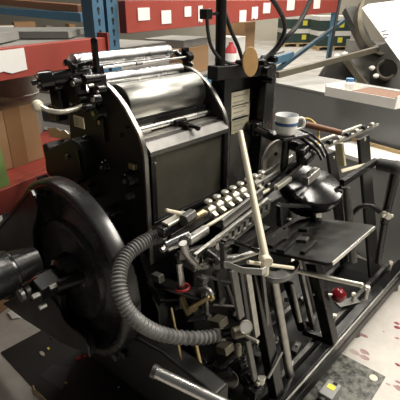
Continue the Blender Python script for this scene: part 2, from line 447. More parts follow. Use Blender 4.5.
# bosses and fittings on the left frame
for px, py, r, t, m in ((101, 112, 0.030, 0.03, 'black_enamel'), (106, 166, 0.022, 0.02, 'black_enamel'), (134, 178, 0.030, 0.04, 'black_enamel'), (87, 140, 0.02, 0.02, 'black_dull'), (122, 135, 0.007, 0.01, 'black_dull'), (118, 210, 0.028, 0.05, 'black_enamel'), (133, 195, 0.012, 0.03, 'dark_steel'), (95, 190, 0.03, 0.03, 'black_dull'), (128, 128, 0.006, 0.01, 'black_dull')):
    q = at(px, py, X=X1)
    bo = P(MB().lathe(q + V((-t, 0, 0)), (1, 0, 0), [(r * 0.55, 0), (r * 0.8, 0), (r * 0.9, t * 0.15), (r * 0.95, t * 0.6), (r * 1.15, t)], 28), 'shaft_boss', m)
    if r > 0.02:
        P(MB().cyl(q + V((-t - 0.006, 0, 0)), q + V((-t + 0.002, 0, 0)), r * 0.3, n=6), 'shaft_nut', 'brass' if px == 101 else 'worn_steel', 0, None, bo)
q = at(101, 122, X=X1)
P(MB().box(q + V((-0.006, 0, 0)), (0.012, 0.012, 0.018)), 'oil_cup', 'brass', 0.003, 'small brass oil cup')
q0 = at(103, 118, X=X1 - 0.008); q1 = at(105, 142, X=X1 - 0.008)
P(MB().bar(q0, q1, 0.012, 0.012), 'link_rod', 'black_dull', 0.002)
q = at(133, 166, X=X1 - 0.01)
P(MB().box(q, (0.02, 0.03, 0.022)), 'oil_cup', 'brass', 0.003)
q = at(79, 122, X=0.80)
pl = P(MB().box(q, (0.004, 0.062, 0.040)), 'maker_plate', 'plate_pale', 0.001, 'small pale rating plate')
for dz in (-0.010, 0.0, 0.010):
    P(MB().box(q + V((-0.0025, 0.012, dz)), (0.002, 0.022, 0.0035)), 'lettering', 'ink_grey', 0, None, pl)
# ink drum, rollers
DC = V((0, 1.262, 1.305))
P(MB().lathe((X1 + 0.03, DC.y, DC.z), (1, 0, 0), [(0.02, 0), (0.074, 0.0), (0.0755, 0.002), (0.0755, 0.385), (0.074, 0.387), (0.02, 0.387)], 96), 'ink_drum', 'drum_steel')
P(MB().cyl((X1 - 0.0, 1.355, 1.435), (X1 + 0.02, 1.355, 1.435), 0.012), 'roller_pin', 'dark_steel')
p0 = V((0.85, 1.40, 1.448))
P(MB().lathe(p0, (1, 0, 0), [(0.008, -0.035), (0.008, 0.0), (0.018, 0.0), (0.0305, 0.003), (0.0305, 0.462), (0.018, 0.465), (0.008, 0.465), (0.008, 0.52)], 40), 'distributor_roller', 'chrome', 0, 'topmost bright chrome roller')
e0 = at(38, 82, X=0.70); e1_ = at(80, 75, X=0.84)
P(MB().lathe(e0, e1_ - e0, [(0.008, -0.02), (0.008, 0.0), (0.030, 0.003), (0.033, 0.015), (0.033, 0.045), (0.026, 0.05), (0.026, 0.11), (0.020, 0.115), (0.018, 0.20)], 32), 'roller_end', 'black_gloss')
for k in range(6):
    a_ = k * math.pi / 3
    d_, s_, u_ = frame_of(e1_ - e0)
    c_ = e0 + (s_ * math.cos(a_) + u_ * math.sin(a_)) * 0.020
    P(MB().cyl(c_ - d_ * 0.004, c_ + d_ * 0.006, 0.005, n=6), 'end_screw', 'worn_steel')
P(MB().lathe((0.92, 1.352, 1.380), (1, 0, 0), [(0.018, 0), (0.029, 0.002), (0.029, 0.41), (0.018, 0.412)], 40), 'fountain_roller', 'chrome', 0, 'lower chrome roller')
P(MB().cyl((0.90, 1.345, 1.428), (1.37, 1.345, 1.428), 0.0045), 'tie_rod', 'steel')
P(MB().cyl((1.09, 1.345, 1.428), (1.12, 1.345, 1.428), 0.009, n=6), 'collar', 'dark_steel')
P(MB().lathe((0.935, 1.335, 1.34), (1, 0, 0), [(0.01, 0), (0.018, 0.002), (0.018, 0.39), (0.01, 0.392)], 32), 'form_roller', 'black_gloss')
# roller brackets
b = MB()
b.bar(at(94, 41, X=0.89), at(97, 72, X=0.89), 0.016, 0.022); b.cyl(at(94, 41, X=0.88), at(94, 41, X=0.91), 0.012)
b.bar(at(97, 66, X=0.90), at(100, 84, X=0.90), 0.03, 0.035)
P(b, 'roller_bracket', 'black_enamel', 0.003)
b = MB()
b.bar(at(66, 61, X=0.80), at(77, 69, X=0.82), 0.014, 0.016); b.bar(at(68, 61, X=0.80), at(76, 78, X=0.82), 0.016, 0.014); b.cyl(at(66, 62, X=0.78), at(67, 61.5, X=0.84), 0.009)
b.bar(at(76, 66, X=0.83), at(93, 62, X=0.87), 0.014, 0.012)
P(b, 'roller_arm', 'black_enamel', 0.003)
b = MB()
b.bar((1.375, 1.345, 1.34), (1.375, 1.36, 1.465), 0.02, 0.03); b.bar((1.345, 1.39, 1.448), (1.39, 1.33, 1.39), 0.03, 0.018); b.cyl((1.365, 1.345, 1.428), (1.395, 1.345, 1.428), 0.02)
P(b, 'roller_bracket', 'black_enamel', 0.003)
# ink fountain cluster at the upper left
b = MB()
b.box(at(82, 92, X=0.84), (0.10, 0.09, 0.07)); b.box(at(92, 82, X=0.86), (0.06, 0.10, 0.06)); b.box(at(72, 95, X=0.82), (0.05, 0.08, 0.09)); b.box(at(62, 97, X=0.80), (0.06, 0.07, 0.075)); b.box(at(58, 112, X=0.83), (0.05, 0.06, 0.06))
P(b, 'fountain_housing', 'black_enamel', 0.008)
b = MB()
for px, py, r, l in ((72, 84, 0.022, 0.05), (84, 80, 0.016, 0.06), (92, 100, 0.018, 0.03), (70, 104, 0.016, 0.03), (84, 108, 0.014, 0.04), (97, 90, 0.014, 0.03), (78, 99, 0.012, 0.05)):
    q = at(px, py, X=0.79)
    P(MB().cyl(q, q + V((l, 0, 0)), r, r * 0.85, 20), 'adjusting_screw', 'black_enamel', 0.002)
for px, py, r in ((72, 84, 0.010), (92, 100, 0.008), (70, 104, 0.006), (88, 86, 0.006), (97, 92, 0.005)):
    q = at(px, py, X=0.785)
    P(MB().cyl(q, q + V((0.02, 0, 0)), r, n=12), 'screw_head', 'worn_steel', 0.001)
P(MB().bar(at(86, 76, X=0.84), at(88, 92, X=0.80), 0.008, 0.008), 'spring_rod', 'steel', 0.001)
P(MB().bar(at(90, 70, X=0.85), at(93, 84, X=0.83), 0.006, 0.010), 'spring_rod', 'steel', 0.001)
P(MB().cyl(at(62, 83, X=0.80), at(62, 88, X=0.80), 0.016), 'fountain_cap', 'worn_steel', 0.002)
# fountain handle with cream knob
hd = P(MB().tube([at(40, 106, X=0.66), at(48, 110, X=0.68), at(60, 112, X=0.71), at(72, 110, X=0.75), at(82, 106, X=0.80)], 0.0085, 12), 'fountain_handle', 'pale_steel', 0, 'bent pale steel handle tube')
P(MB().sphere(at(37.5, 106, X=0.655), 0.020, (1.0, 0.75, 1)), 'knob', 'cream_paint', 0, 'round cream knob', hd)
# back casting at left (bracket for the drive)
b = MB()
ps = [at(x, y, X=0.84) for x, y in ((41, 145), (44, 143), (47, 149), (70, 139), (77, 143), (82, 152), (84, 166), (82, 176), (72, 186), (56, 178), (48, 177), (45, 170), (44, 158))]
b.prism(ps, (0.12, 0, 0))
P(b, 'drive_housing', 'frame_black', 0.012)
P(MB().cyl(at(66, 157, X=0.83), at(66, 157, X=0.83) + V((0.02, 0, 0)), 0.010, n=12), 'housing_bolt', 'dark_steel')
b = MB(); b.bar(at(78, 150, X=0.835), at(82, 172, X=0.835), 0.012, 0.012)
P(b, 'housing_rib', 'black_enamel', 0.002)
P(MB().box(at(44, 181, X=0.80), (0.05, 0.04, 0.035), Matrix.Rotation(0.5, 3, 'X')), 'belt_guard_lug', 'black_dull', 0.006)
b = MB()
ps = [at(x, y, X=0.93) for x, y in ((47, 128), (56, 128), (60, 131), (64, 130), (68, 134), (72, 133), (80, 138), (82, 147), (70, 141), (50, 137))]
b.prism(ps, (0.006, 0, 0))
P(b, 'notched_plate', 'pale_steel', 0.001, 'pale notched steel plate')

# platen cover panel and its shelf
w0 = X1 + 0.018; w1 = X2; wm = (w0 + w1) / 2; ww = w1 - w0
P(MB().box((wm, 1.106, 1.03), (ww, 0.012, 0.27)), 'front_cover', 'panel_dark', 0.002, 'flat dark cover panel')
b = MB(); b.box((wm, 1.092, 0.892), (ww, 0.02, 0.014)); b.box((w0 + 0.014, 1.093, 1.03), (0.022, 0.018, 0.27)); b.box((w1 - 0.012, 1.093, 1.03), (0.022, 0.018, 0.27))
P(b, 'cover_frame', 'black_enamel', 0.003)
b = MB().prism([(w0, 1.082, 1.155), (w0, 1.082, 1.172), (w0, 1.112, 1.200), (w0, 1.165, 1.200), (w0, 1.165, 1.185), (w0, 1.11, 1.155)], (ww, 0, 0))
P(b, 'shelf_ledge', 'dark_steel', 0.002)
P(MB().bar((w0, 1.165, 1.203), (w1, 1.165, 1.203), 0.05, 0.006), 'trough_plate', 'worn_steel', 0.001)
P(MB().cyl((w0, 1.192, 1.222), (w1, 1.192, 1.222), 0.012), 'trough_roller', 'steel')
P(MB().bar((w0, 1.205, 1.245), (w1, 1.205, 1.245), 0.02, 0.02), 'doctor_bar', 'black_enamel', 0.003)
q = V((1.15, 1.140, 1.212))
b = MB(); b.box(q, (0.03, 0.05, 0.016)); b.bar(q + V((0.0, 0.02, 0.006)), q + V((0.005, -0.055, 0.0)), 0.014, 0.012); b.cyl(q + V((-0.03, 0.03, 0.012)), q + V((0.03, 0.03, 0.012)), 0.009); b.sphere(q + V((0.006, -0.058, 0.0)), 0.012)
P(b, 'latch', 'black_enamel', 0.002)
P(MB().sphere((w0 + 0.02, 1.083, 1.128), 0.005), 'cover_screw', 'steel')
# small dark wall below the cover
P(MB().box((wm, 1.13, 0.66), (ww, 0.03, 0.46)), 'platen', 'black_dull', 0.004)
b = MB(); b.bar((0.92, 1.02, 0.86), (1.40, 1.02, 0.90), 0.05, 0.04)
P(b, 'gripper_shaft_cover', 'black_enamel', 0.006)

# ---- column to the right of the ink unit
CY = 1.20
tl = at(216, 74, Y=CY); tr = at(264, 66, Y=CY)
b = MB().prism([(1.395, CY, 0.55), (1.76, CY, 0.55), (1.76, CY, 1.36), (1.395, CY, 1.36)], (0, 0.03, 0))
P(b, 'column_plate', 'black_enamel', 0.006)
b = MB(); b.bar(at(224, 73, Y=CY - 0.03), at(224, 73, Y=CY - 0.03) - V((0, 0, 0.72)), 0.05, 0.05)
P(b, 'column_post', 'black_enamel', 0.005)
q = at(267, 64, Y=CY - 0.04)
b = MB(); b.bar(q, at(257, 175, Y=CY - 0.04), 0.072, 0.06)
P(b, 'column_post', 'black_enamel', 0.005)
b = MB(); b.bar(at(212, 73, Y=CY - 0.05), at(270, 68, Y=CY - 0.05), 0.055, 0.055)
P(b, 'column_beam', 'black_dull', 0.006)
b = MB()
b = None
for px, py, r in ((265, 71, 0.026), (260, 62, 0.012), (271, 59, 0.014), (268, 80, 0.014)):
    q = at(px, py, Y=CY - 0.08); P(MB().cyl(q + V((0, -0.03, 0)), q + V((0, 0.05, 0)), r, n=24), 'column_bolt', 'black_enamel', 0.003)
P(MB().box(at(272, 92, Y=CY - 0.055), (0.012, 0.03, 0.16)), 'bolt_strip', 'dark_steel', 0.002)
# nameplates
def plate(name, px0, py0, px1, py1, m, Y, lines, label):
    a = at(px0, py0, Y=Y); c = at(px1, py1, Y=Y)
    wx = c.x - a.x; hz = a.z - c.z
    o = P(MB().box(((a.x + c.x) / 2, Y, (a.z + c.z) / 2), (wx, 0.003, hz)), name, m, 0.001, label)
    for i in range(lines):
        z = a.z - hz * (i + 0.7) / (lines + 0.4)
        ln = wx * random.uniform(0.55, 0.8)
        P(MB().box(((a.x + c.x) / 2 - (wx * 0.82 - ln) / 2, Y - 0.002, z), (ln, 0.001, hz * 0.07)), 'lettering', 'ink_grey', 0, None, o)
YP = CY - 0.012
plate('name_plate', 231.5, 93, 249, 103, 'plate_pale', YP, 2, 'pale plate, uppermost of three')
plate('name_plate', 231.5, 106, 249, 116, 'plate_pale', YP, 3, 'pale plate, middle of three')
plate('name_plate', 231.5, 119, 248, 129, 'plate_tan', YP, 3, 'tan plate, lowest of three')
# tall pipe rising from the column
q = at(220, 72, Y=CY - 0.05)
P(MB().cyl(q - V((0, 0, 0.02)), V((q.x, q.y, 2.05)), 0.0205), 'lamp_post', 'black_dull', 0.0, 'black upright pipe')
b = MB(); k = at(206, 14, Y=CY - 0.05); b.box(k, (0.035, 0.035, 0.035)); b.bar(k, V((q.x, q.y, k.z)), 0.012, 0.012)
P(b, 'pipe_clamp', 'black_dull', 0.003)
P(MB().tube([at(207, 17, Y=1.14), at(208, 32, Y=1.14), at(212, 48, Y=1.14), at(222, 60, Y=1.14), at(238, 66, Y=1.14), at(246, 68, Y=1.16)], 0.0068), 'cable', 'black_rubber')
P(MB().tube([at(219, -6, Y=1.15), at(230, 28, Y=1.15), at(238, 46, Y=1.14), at(243, 62, Y=1.14)], 0.008), 'cable', 'black_rubber')
P(MB().tube([at(264, -12, Y=1.02), at(278, 8, Y=1.03), at(285, 26, Y=1.05), at(280, 42, Y=1.09), at(270, 54, Y=1.12), at(258, 63, Y=1.14)], 0.0092), 'cable', 'black_rubber')
P(MB().tube([at(316, -12, Y=1.07), at(306, 10, Y=1.07), at(297, 26, Y=1.07), at(288, 36, Y=1.08), at(276, 50, Y=1.12), at(264, 64, Y=1.14)], 0.0104), 'cable', 'black_rubber')
# oval wooden medallion
q = at(249.5, 62, Y=1.08)
nrm = V((-0.50, -0.85, 0.1)).normalized()
d_, s_, u_ = frame_of(nrm)
ov = [q + s_ * (0.034 * math.cos(t)) + u_ * (0.058 * math.sin(t)) for t in [2 * math.pi * i / 40 for i in range(40)]]
P(MB().prism(ov, nrm * 0.012), 'oval_handle', 'wood_tan', 0.003, 'tan oval wooden grip')
P(MB().cyl(q, q + V((0.02, 0.08, -0.01)), 0.010), 'grip_stem', 'black_dull')
# blue-grey oiled plate below the nameplates
a = at(225, 137, Y=CY - 0.004); c = at(256, 190, Y=CY - 0.004)
P(MB().box(((a.x + c.x) / 2, CY - 0.006, (a.z + c.z) / 2), (c.x - a.x, 0.006, a.z - c.z)), 'oiled_plate', 'dark_steel', 0.002)

# ---- black arm tube behind the bowl (the mug stands on it)
ZA = 1.150
a0 = at(254, 128, Y=1.15); a1 = at(307, 152, Y=0.80)
P(MB().cyl(a0, a1, 0.021), 'support_arm', 'black_enamel')
P(MB().cyl(a0 + V((0, 0.0, -0.03)), a0 + V((0, 0, 0.03)), 0.035), 'arm_collar', 'black_enamel', 0.004)
P(MB().cyl(a1 + V((-0.01, 0, -0.035)), a1 + V((0.01, 0.0, 0.03)), 0.026), 'arm_clamp', 'black_enamel', 0.004)
MUGC = at(285.5, 134, D=1.70)
P(MB().box(MUGC + V((0.02, 0.0, -0.0065)), (0.13, 0.11, 0.012), rz(-20)), 'arm_shelf', 'black_enamel', 0.003)
P(MB().cyl(MUGC - V((-0.01, 0, 0.16)), MUGC - V((-0.01, 0, 0.012)), 0.016), 'shelf_stem', 'black_enamel')
# grey round guard with a hole
q = at(276, 160, Y=0.93)
gp = [q + V((0.095 * math.cos(t) * (1.0 if math.cos(t) < 0 else 1.5), 0, 0.085 * math.sin(t))) for t in [2 * math.pi * i / 32 for i in range(32)]]
P(MB().prism(gp, (0, 0.012, 0)), 'round_guard', 'tin_grey', 0.003, 'flat grey guard plate')
P(MB().cyl(at(276, 154, Y=0.928) + V((0, -0.003, 0)), at(276, 154, Y=0.928) + V((0, 0.004, 0)), 0.008), 'guard_hole', 'dark_hole')
# bundle of black tubes right of the mug
for k in range(3):
    b = MB(); b.tube([at(284 + 5 * k, 131 - 2 * k, Z=ZA + 0.01), at(300 + 5 * k, 138 - 2 * k, Z=ZA), at(316 + 3 * k, 150 - 3 * k, Z=ZA - 0.03), at(322 + 3 * k, 160 - 3 * k, Z=ZA - 0.06)], 0.006, 10)
    P(b, 'air_tube', 'black_enamel')
P(MB().tube([at(299, 119, Z=ZA + 0.035), at(309, 119, Z=ZA + 0.03), at(317, 126, Z=ZA + 0.01), at(319, 136, Z=ZA - 0.02), at(318, 150, Z=ZA - 0.05)], 0.0042), 'yellow_tube', 'cord_yellow', 0, 'thin yellow tube')
P(MB().cyl(at(306, 124.5, Z=ZA + 0.02), at(342, 133, Z=ZA + 0.0), 0.014, 0.012), 'wooden_handle', 'wood_brown', 0.002, 'reddish brown wooden handle')

# ---- gripper bars
GY = 0.86
# knob rod with eight white clamps
KY = 0.90
k0 = at(186, 224, Y=KY); k1 = at(265, 179, Y=KY)
P(MB().cyl(k0, k1, 0.0085), 'sucker_rod', 'pale_steel')
for i in range(8):
    t = 0.26 + 0.70 * i / 7
    c = k0.lerp(k1, t)
    dv = (k1 - k0).normalized()
    b = MB()
    b.cyl(c - dv * 0.015, c + dv * 0.015, 0.0195, n=20)
    b.bar(c, c + V((0.0, -0.034, -0.014)), 0.018, 0.02)
    cl = P(b, 'sucker_clamp', 'pale_steel', 0.002)
    b = MB(); b.cyl(c + V((0, 0, 0.01)), c + V((-0.002, 0.004, 0.032)), 0.005, n=12); b.lathe(c + V((-0.002, 0.004, 0.030)), (0, 0.1, 1), [(0.007, 0), (0.0145, 0.002), (0.015, 0.008), (0.011, 0.012)], 16)
    P(b, 'thumb_screw', 'pale_steel', 0, None, cl)
# pale thin rod
r0 = at(203, 228.5, Y=GY - 0.01); r1 = at(269, 189.5, Y=GY - 0.01)
P(MB().cyl(r0, r1, 0.0062), 'gripper_rod', 'cream_paint', 0, 'pale straight rod')
P(MB().sphere(r0, 0.010), 'rod_end', 'cream_paint')
# ladder rail with square openings
LY = 0.80
l0 = at(196, 262, Y=LY); l1 = at(268, 205, Y=LY)
dv = (l1 - l0).normalized(); nv = V((0, 0, 1)) - dv * dv.z; nv.normalize()
b = MB()
L_ = (l1 - l0).length
h = 0.062
b.bar(l0 + nv * (h / 2 - 0.008), l1 + nv * (h / 2 - 0.008), 0.012, 0.020, nv)
b.bar(l0 - nv * (h / 2 - 0.008), l1 - nv * (h / 2 - 0.008), 0.012, 0.020, nv)
for i in range(13):
    c = l0 + dv * (L_ * i / 12)
    b.box(c, (0.017, 0.012, h * 0.7))
P(b, 'register_rail', 'worn_steel', 0.001, 'steel rail pierced by square holes')
P(MB().bar(l0 + V((0, 0.008, 0)), l1 + V((0, 0.008, 0)), 0.003, h * 0.8, nv), 'rail_backing', 'black_dull')
q0 = at(222, 224, Y=LY + 0.015); q1 = at(262, 192, Y=LY + 0.015)
P(MB().bar(q0, q1, 0.012, 0.035), 'scale_bar', 'dark_steel', 0.002)
# black and silver bars continuing up to the right
g0 = at(262, 196, Y=0.86); g1 = at(322, 146, Y=0.80)
P(MB().bar(g0, g1, 0.022, 0.022), 'gripper_bar', 'black_enamel', 0.004)
P(MB().bar(at(258, 190, Y=0.88), at(312, 150, Y=0.86), 0.016, 0.02), 'gripper_bar', 'black_enamel', 0.003)
P(MB().cyl(at(255, 178, Y=0.90), at(292, 156, Y=0.90), 0.006), 'steel_rod', 'steel')
P(MB().cyl(at(256, 184, Y=0.89), at(276, 172, Y=0.89), 0.008), 'steel_rod', 'worn_steel')
b = MB(); q = at(303, 154, Y=0.80); b.box(q, (0.05, 0.04, 0.065), Matrix.Rotation(-0.3, 3, 'Y')); b.cyl(q + V((-0.03, -0.02, -0.02)), q + V((0.03, -0.02, 0.0)), 0.022)
P(b, 'bar_clamp', 'black_enamel', 0.006)
P(MB().bar(at(276, 188, Y=0.82), at(290, 178, Y=0.82), 0.02, 0.02), 'grip_finger', 'pale_steel', 0.003)
P(MB().bar(at(305, 181, Y=0.75), at(317, 171, Y=0.75), 0.03, 0.035), 'silver_block', 'steel', 0.004, 'bright silver block')
s0 = at(313, 152, Y=0.78); s1 = at(374, 126, Y=0.78)
P(MB().bar(s0, s1, 0.012, 0.018), 'upper_register_bar', 'worn_steel', 0.002)
P(MB().bar(s0 + V((0.01, 0.03, 0.02)), at(361, 125.5, Y=0.80), 0.014, 0.010), 'upper_register_bar', 'pale_steel', 0.002, 'bright upper strip')
for i in range(7):
    t = 0.08 + 0.86 * i / 6
    c = s0.lerp(s1, t) + V((0, 0, 0.012))
    P(MB().cyl(c - (s1 - s0).normalized() * 0.014, c + (s1 - s0).normalized() * 0.014, 0.011, n=14), 'gripper_pad', 'pale_steel' if i % 2 == 0 else 'black_dull', 0.001)
P(MB().cyl(s1, s1 + (s1 - s0).normalized() * 0.05, 0.006), 'steel_rod', 'steel')

# ---- bowl
q = at(311, 184, Y=0.80)
ax = V((-0.10, -0.30, 0.95))
bowl = P(MB().lathe(q, ax, [(0.02, -0.135), (0.065, -0.133), (0.074, -0.125), (0.078, -0.090), (0.10, -0.075), (0.128, -0.050), (0.138, -0.025), (0.1385, -0.002), (0.132, 0.006), (0.12, 0.008), (0.06, 0.014), (0.03, 0.018)], 64), 'round_housing', 'black_gloss', 0, 'round glossy black housing')
P(MB().cyl(q + V((0.06, -0.10, -0.02)), q + V((0.06, -0.118, -0.02)), 0.006), 'housing_screw', 'dark_steel', 0, None, bowl)
# inverted straps
def strap(pts, w, m='black_enamel', name='guard_strap'):
    P(MB().strip(pts, (0, w, 0), (0.006, 0, 0.006)), name, m, 0.001)
b = MB(); Y_ = 0.74
p = [at(280, 226, Y=Y_), at(279, 205, Y=Y_), at(312, 206, Y=Y_), at(315, 228, Y=Y_)]
for a, c in zip(p, p[1:]): b.bar(a, c, 0.014, 0.022, (0, 1, 0))
P(b, 'guard_strap', 'black_gloss', 0.003)

# ---- delivery table, tilted back to the platen
TA = math.radians(12)
tv = V((0, math.cos(TA), -math.sin(TA)))
tn = V((0, math.sin(TA), math.cos(TA)))
o_ = V((1.186, 0.503, 0.850))
LX = 0.37
def TP(x, y, h=0): return o_ + V((x, 0, 0)) + tv * y + tn * h
cs = []
for cx, cy, a0_ in ((LX - 0.02, 0.02, -90), (LX - 0.02, 0.32, 0), (0.02, 0.32, 90), (0.02, 0.02, 180)):
    for k in range(5):
        a = math.radians(a0_ + 22.5 * k)
        cs.append(TP(cx + 0.02 * math.cos(a), cy + 0.02 * math.sin(a), 0))
tb = P(MB().prism(cs, tn * -0.014), 'delivery_table', 'dusty_black', 0.003, 'dusty black table board')
P(MB().bar(TP(0.012, -0.001, -0.005), TP(LX - 0.012, -0.001, -0.005), 0.004, 0.014, tn), 'worn_highlight_edge', 'steel', 0.001, 'worn edge with bright highlight strip', tb)  # bright strip stands for the worn metal edge and the highlight on it
# raised bars and shoes on the table
for x0, y0, x1, y1, wd, m in ((0.02, 0.27, 0.30, 0.27, 0.05, 'dusty_black'), (0.0, 0.20, 0.16, 0.22, 0.035, 'dusty_black'), (0.10, 0.30, 0.13, 0.16, 0.035, 'dark_steel'), (-0.08, 0.20, 0.02, 0.31, 0.04, 'dusty_black'), (0.20, 0.31, 0.22, 0.21, 0.025, 'dusty_black'), (-0.06, 0.27, 0.10, 0.36, 0.03, 'black_dull'), (0.02, 0.12, 0.13, 0.13, 0.02, 'dusty_black')):
    P(MB().bar(TP(x0, y0, 0.006), TP(x1, y1, 0.006), wd, 0.014, tn), 'table_slide', m, 0.002)
P(MB().bar(TP(-0.12, 0.24, -0.01), TP(0.02, 0.33, -0.01), 0.12, 0.02, tn), 'table_wing', 'dusty_black', 0.003)
# black strap frame at the left of the table
b = MB(); Y_ = 0.70
p = [at(224, 268, Y=Y_), at(222.5, 242, Y=Y_), at(232, 241, Y=Y_), at(258, 251, Y=Y_ - 0.05)]
for a, c in zip(p, p[1:]): b.bar(a, c, 0.014, 0.020, (0, 1, 0))
P(b, 'strap_frame', 'black_gloss', 0.003)
P(MB().cyl(at(226, 262, Y=0.72), at(262, 250, Y=0.66), 0.010), 'side_rod', 'worn_steel')
P(MB().cyl(at(216, 261, Y=0.73), at(238, 258, Y=0.71), 0.014), 'rod_sleeve', 'dark_steel', 0.002)
P(MB().lathe(at(214, 258, Y=0.76), (0.2, 1, 0), [(0.01, -0.03), (0.026, -0.028), (0.028, 0.02), (0.02, 0.03)], 24), 'rod_boss', 'black_enamel')
# white front strip with slanted bars below it
z0 = at(228, 265, Y=0.68); z1 = at(262, 272, Y=0.56)
mid = (z0 + z1) / 2
P(MB().strip([z0 + V((-0.006, 0.012, 0)), z0, z0.lerp(z1, 0.5) + V((-0.012, -0.004, 0)), z1, z1 + V((0.02, 0, 0))], (0, 0, 0.021), (0.004, 0.004, 0)), 'pale_band', 'cabinet_edge', 0.001, 'pale curved band')
for px, qx, qy, m, wd in ((233, 241, 318, 'dark_steel', 0.03), (240, 249, 330, 'black_enamel', 0.018), (247, 257, 336, 'worn_steel', 0.026), (262, 268, 330, 'dark_steel', 0.016)):
    P(MB().bar(at(px, 270, Y=0.72), at(qx, qy, Y=0.68), wd, 0.012, (0, 1, 0)), 'pile_guide', m, 0.002)
# the pale lever and its joint
j = at(265.5, 259, Y=0.60); tp = at(240, 131, Y=0.84)
P(MB().cyl(j, tp, 0.0125, 0.0095), 'hand_lever', 'cream_paint', 0.002, 'long pale hand lever')
P(MB().cyl(j + V((-0.012, -0.018, 0)), j + V((0.010, 0.016, 0)), 0.0165), 'lever_joint', 'cream_paint', 0.003, 'round pale joint')
P(MB().cyl(j, j + V((0.0, 0.0, -0.055)), 0.013), 'lever_foot', 'cream_paint', 0.002)
P(MB().cyl(at(248, 262, Y=0.63), at(293, 268, Y=0.62), 0.006), 'cross_rod', 'cream_paint')
# sickle bracket
Z_ = 0.765
sp = [at(x, y, Z=Z_) for x, y in ((266, 277), (276, 279), (288, 276), (297, 268), (300, 262))]
si = [at(x, y, Z=Z_) for x, y in ((298, 259), (290, 262), (283, 268), (275, 271), (268, 270))]
P(MB().prism(catmull(sp, 5) + catmull(si, 5), (0, 0, -0.022)), 'curved_bracket', 'dark_steel', 0.003)
# right going rod with thumb nut
q0 = at(297, 271, Z=0.765); q1 = at(361, 285, Z=0.765)
P(MB().cyl(q0, q1, 0.0088), 'stop_rod', 'pale_steel', 0.002, 'pale stop rod')
P(MB().sphere(q1, 0.0105), 'rod_end', 'pale_steel')
def thumb(q, h=0.055, m='pale_steel', d=(0, 0, 1), s=1.0):
    d = V(d).normalized()
    b = MB(); b.cyl(q, q + d * h, 0.010 * s, 0.009 * s, 14)
    e = q + d * h
    sd = frame_of(d)[1]
    b.bar(e - sd * 0.022 * s, e + sd * 0.022 * s, 0.010 * s, 0.012 * s); b.cyl(e - d * 0.008, e + d * 0.012 * s, 0.013 * s, n=14)
    P(b, 'wing_nut', m, 0.002)
thumb(q1 + V((0.01, -0.02, -0.055)), 0.045, 'worn_steel', (0, 0, 1), 0.75)
# legs under the table
L1b = V((1.124, 0.616, 0.185))
P(MB().bar(at(252, 262, X=1.10), at(277, 396, Z=0.185), 0.052, 0.044, (0, 1, 0)), 'leg', 'black_enamel', 0.004)
P(MB().cyl(at(272, 270, X=1.20), at(290, 377, Z=0.185), 0.019, n=24), 'leg', 'worn_steel', 0, 'round steel leg')
fa = at(303, 331, Z=0.2); fb = at(331, 341, Z=0.2)
P(MB().bar(at(288, 282, X=fa.x), fa, 0.020, 0.048, (0, 1, 0)), 'leg', 'black_enamel', 0.004)
P(MB().bar(at(313, 262, X=fb.x), fb, 0.050, 0.055, (0, 1, 0)), 'leg', 'black_enamel', 0.004)
P(MB().bar(fa, fb, 0.03, 0.03), 'leg_foot', 'black_enamel', 0.006)
P(MB().cyl(at(292, 285, X=1.45), at(300, 322, X=1.42), 0.010), 'leg_rod', 'pale_steel')
b0 = V((1.577, 0.583, 0.185))
P(MB().bar(b0 + V((0, 0.12, 0)), b0 + V((0, 0.12, 0)) - LEAN * 0.58, 0.022, 0.024, (0, 1, 0)), 'leg', 'worn_steel', 0.003)
P(MB().cyl(b0 + V((0.14, 0.20, 0)), b0 + V((0.14, 0.20, 0)) - LEAN * 0.72, 0.026), 'leg', 'dark_steel', 0.003)
# big black side plate legs towards the right
def legplate(top, bot, w, t):
    P(MB().bar(top, bot, t, w, (1, 0, 0)), 'leg', 'black_dull', 0.006)
q = at(374, 274, Z=0.20)
ta = at(363, 137, X=q.x)
legplate(ta, q, 0.125, 0.02)
P(MB().cyl(at(363, 139, X=q.x) - V((0, 0.014, 0)), at(363, 139, X=q.x) - V((0, 0.010, 0)), 0.010, n=12), 'leg_bolt', 'pale_steel')
q2 = at(345, 262, Z=0.20); t2 = at(331, 152, X=q2.x)
legplate(t2, q2, 0.10, 0.02)
P(MB().cyl(at(332, 157, X=q2.x) - V((0, 0.014, 0)), at(332, 157, X=q2.x) - V((0, 0.010, 0)), 0.008, n=12), 'leg_bolt', 'pale_steel')
P(MB().cyl(at(346, 187, Y=0.72), at(353, 262, Y=0.62), 0.020), 'leg', 'dark_steel', 0.002)
P(MB().bar(at(339, 143, X=1.95), at(342, 166, X=1.95), 0.02, 0.04), 'spacer_block', 'plate_tan', 0.003, 'tan spacer block')
# cross bar with round link arm
c0_ = at(340, 181, Y=0.70); c1_ = at(376, 161, Y=0.70)
P(MB().bar(at(342, 183, Y=0.70), c1_, 0.025, 0.030), 'cross_bar', 'black_enamel', 0.004)
b = MB(); b.cyl(at(378, 164, X=2.02), at(395, 167, X=2.02), 0.030); b.sphere(at(396, 168, X=2.02), 0.036)
P(b, 'link_joint', 'black_rubber', 0.003)
P(MB().cyl(at(396, 170, X=2.02), at(384, 222, X=2.02), 0.024, 0.020), 'link_arm', 'black_enamel')
P(MB().cyl(at(384, 222, X=2.02), at(378, 262, X=2.10), 0.020, 0.016), 'link_arm', 'black_enamel')
thumb(at(384, 213, X=1.99), 0.04, 'pale_steel', (-0.6, -0.6, 0.1), 1.2)
P(MB().tube([at(352, 214, X=1.95), at(360, 207, X=1.95), at(371, 206, X=1.98), at(380, 212, X=2.0)], 0.012), 'curved_link', 'black_dull')
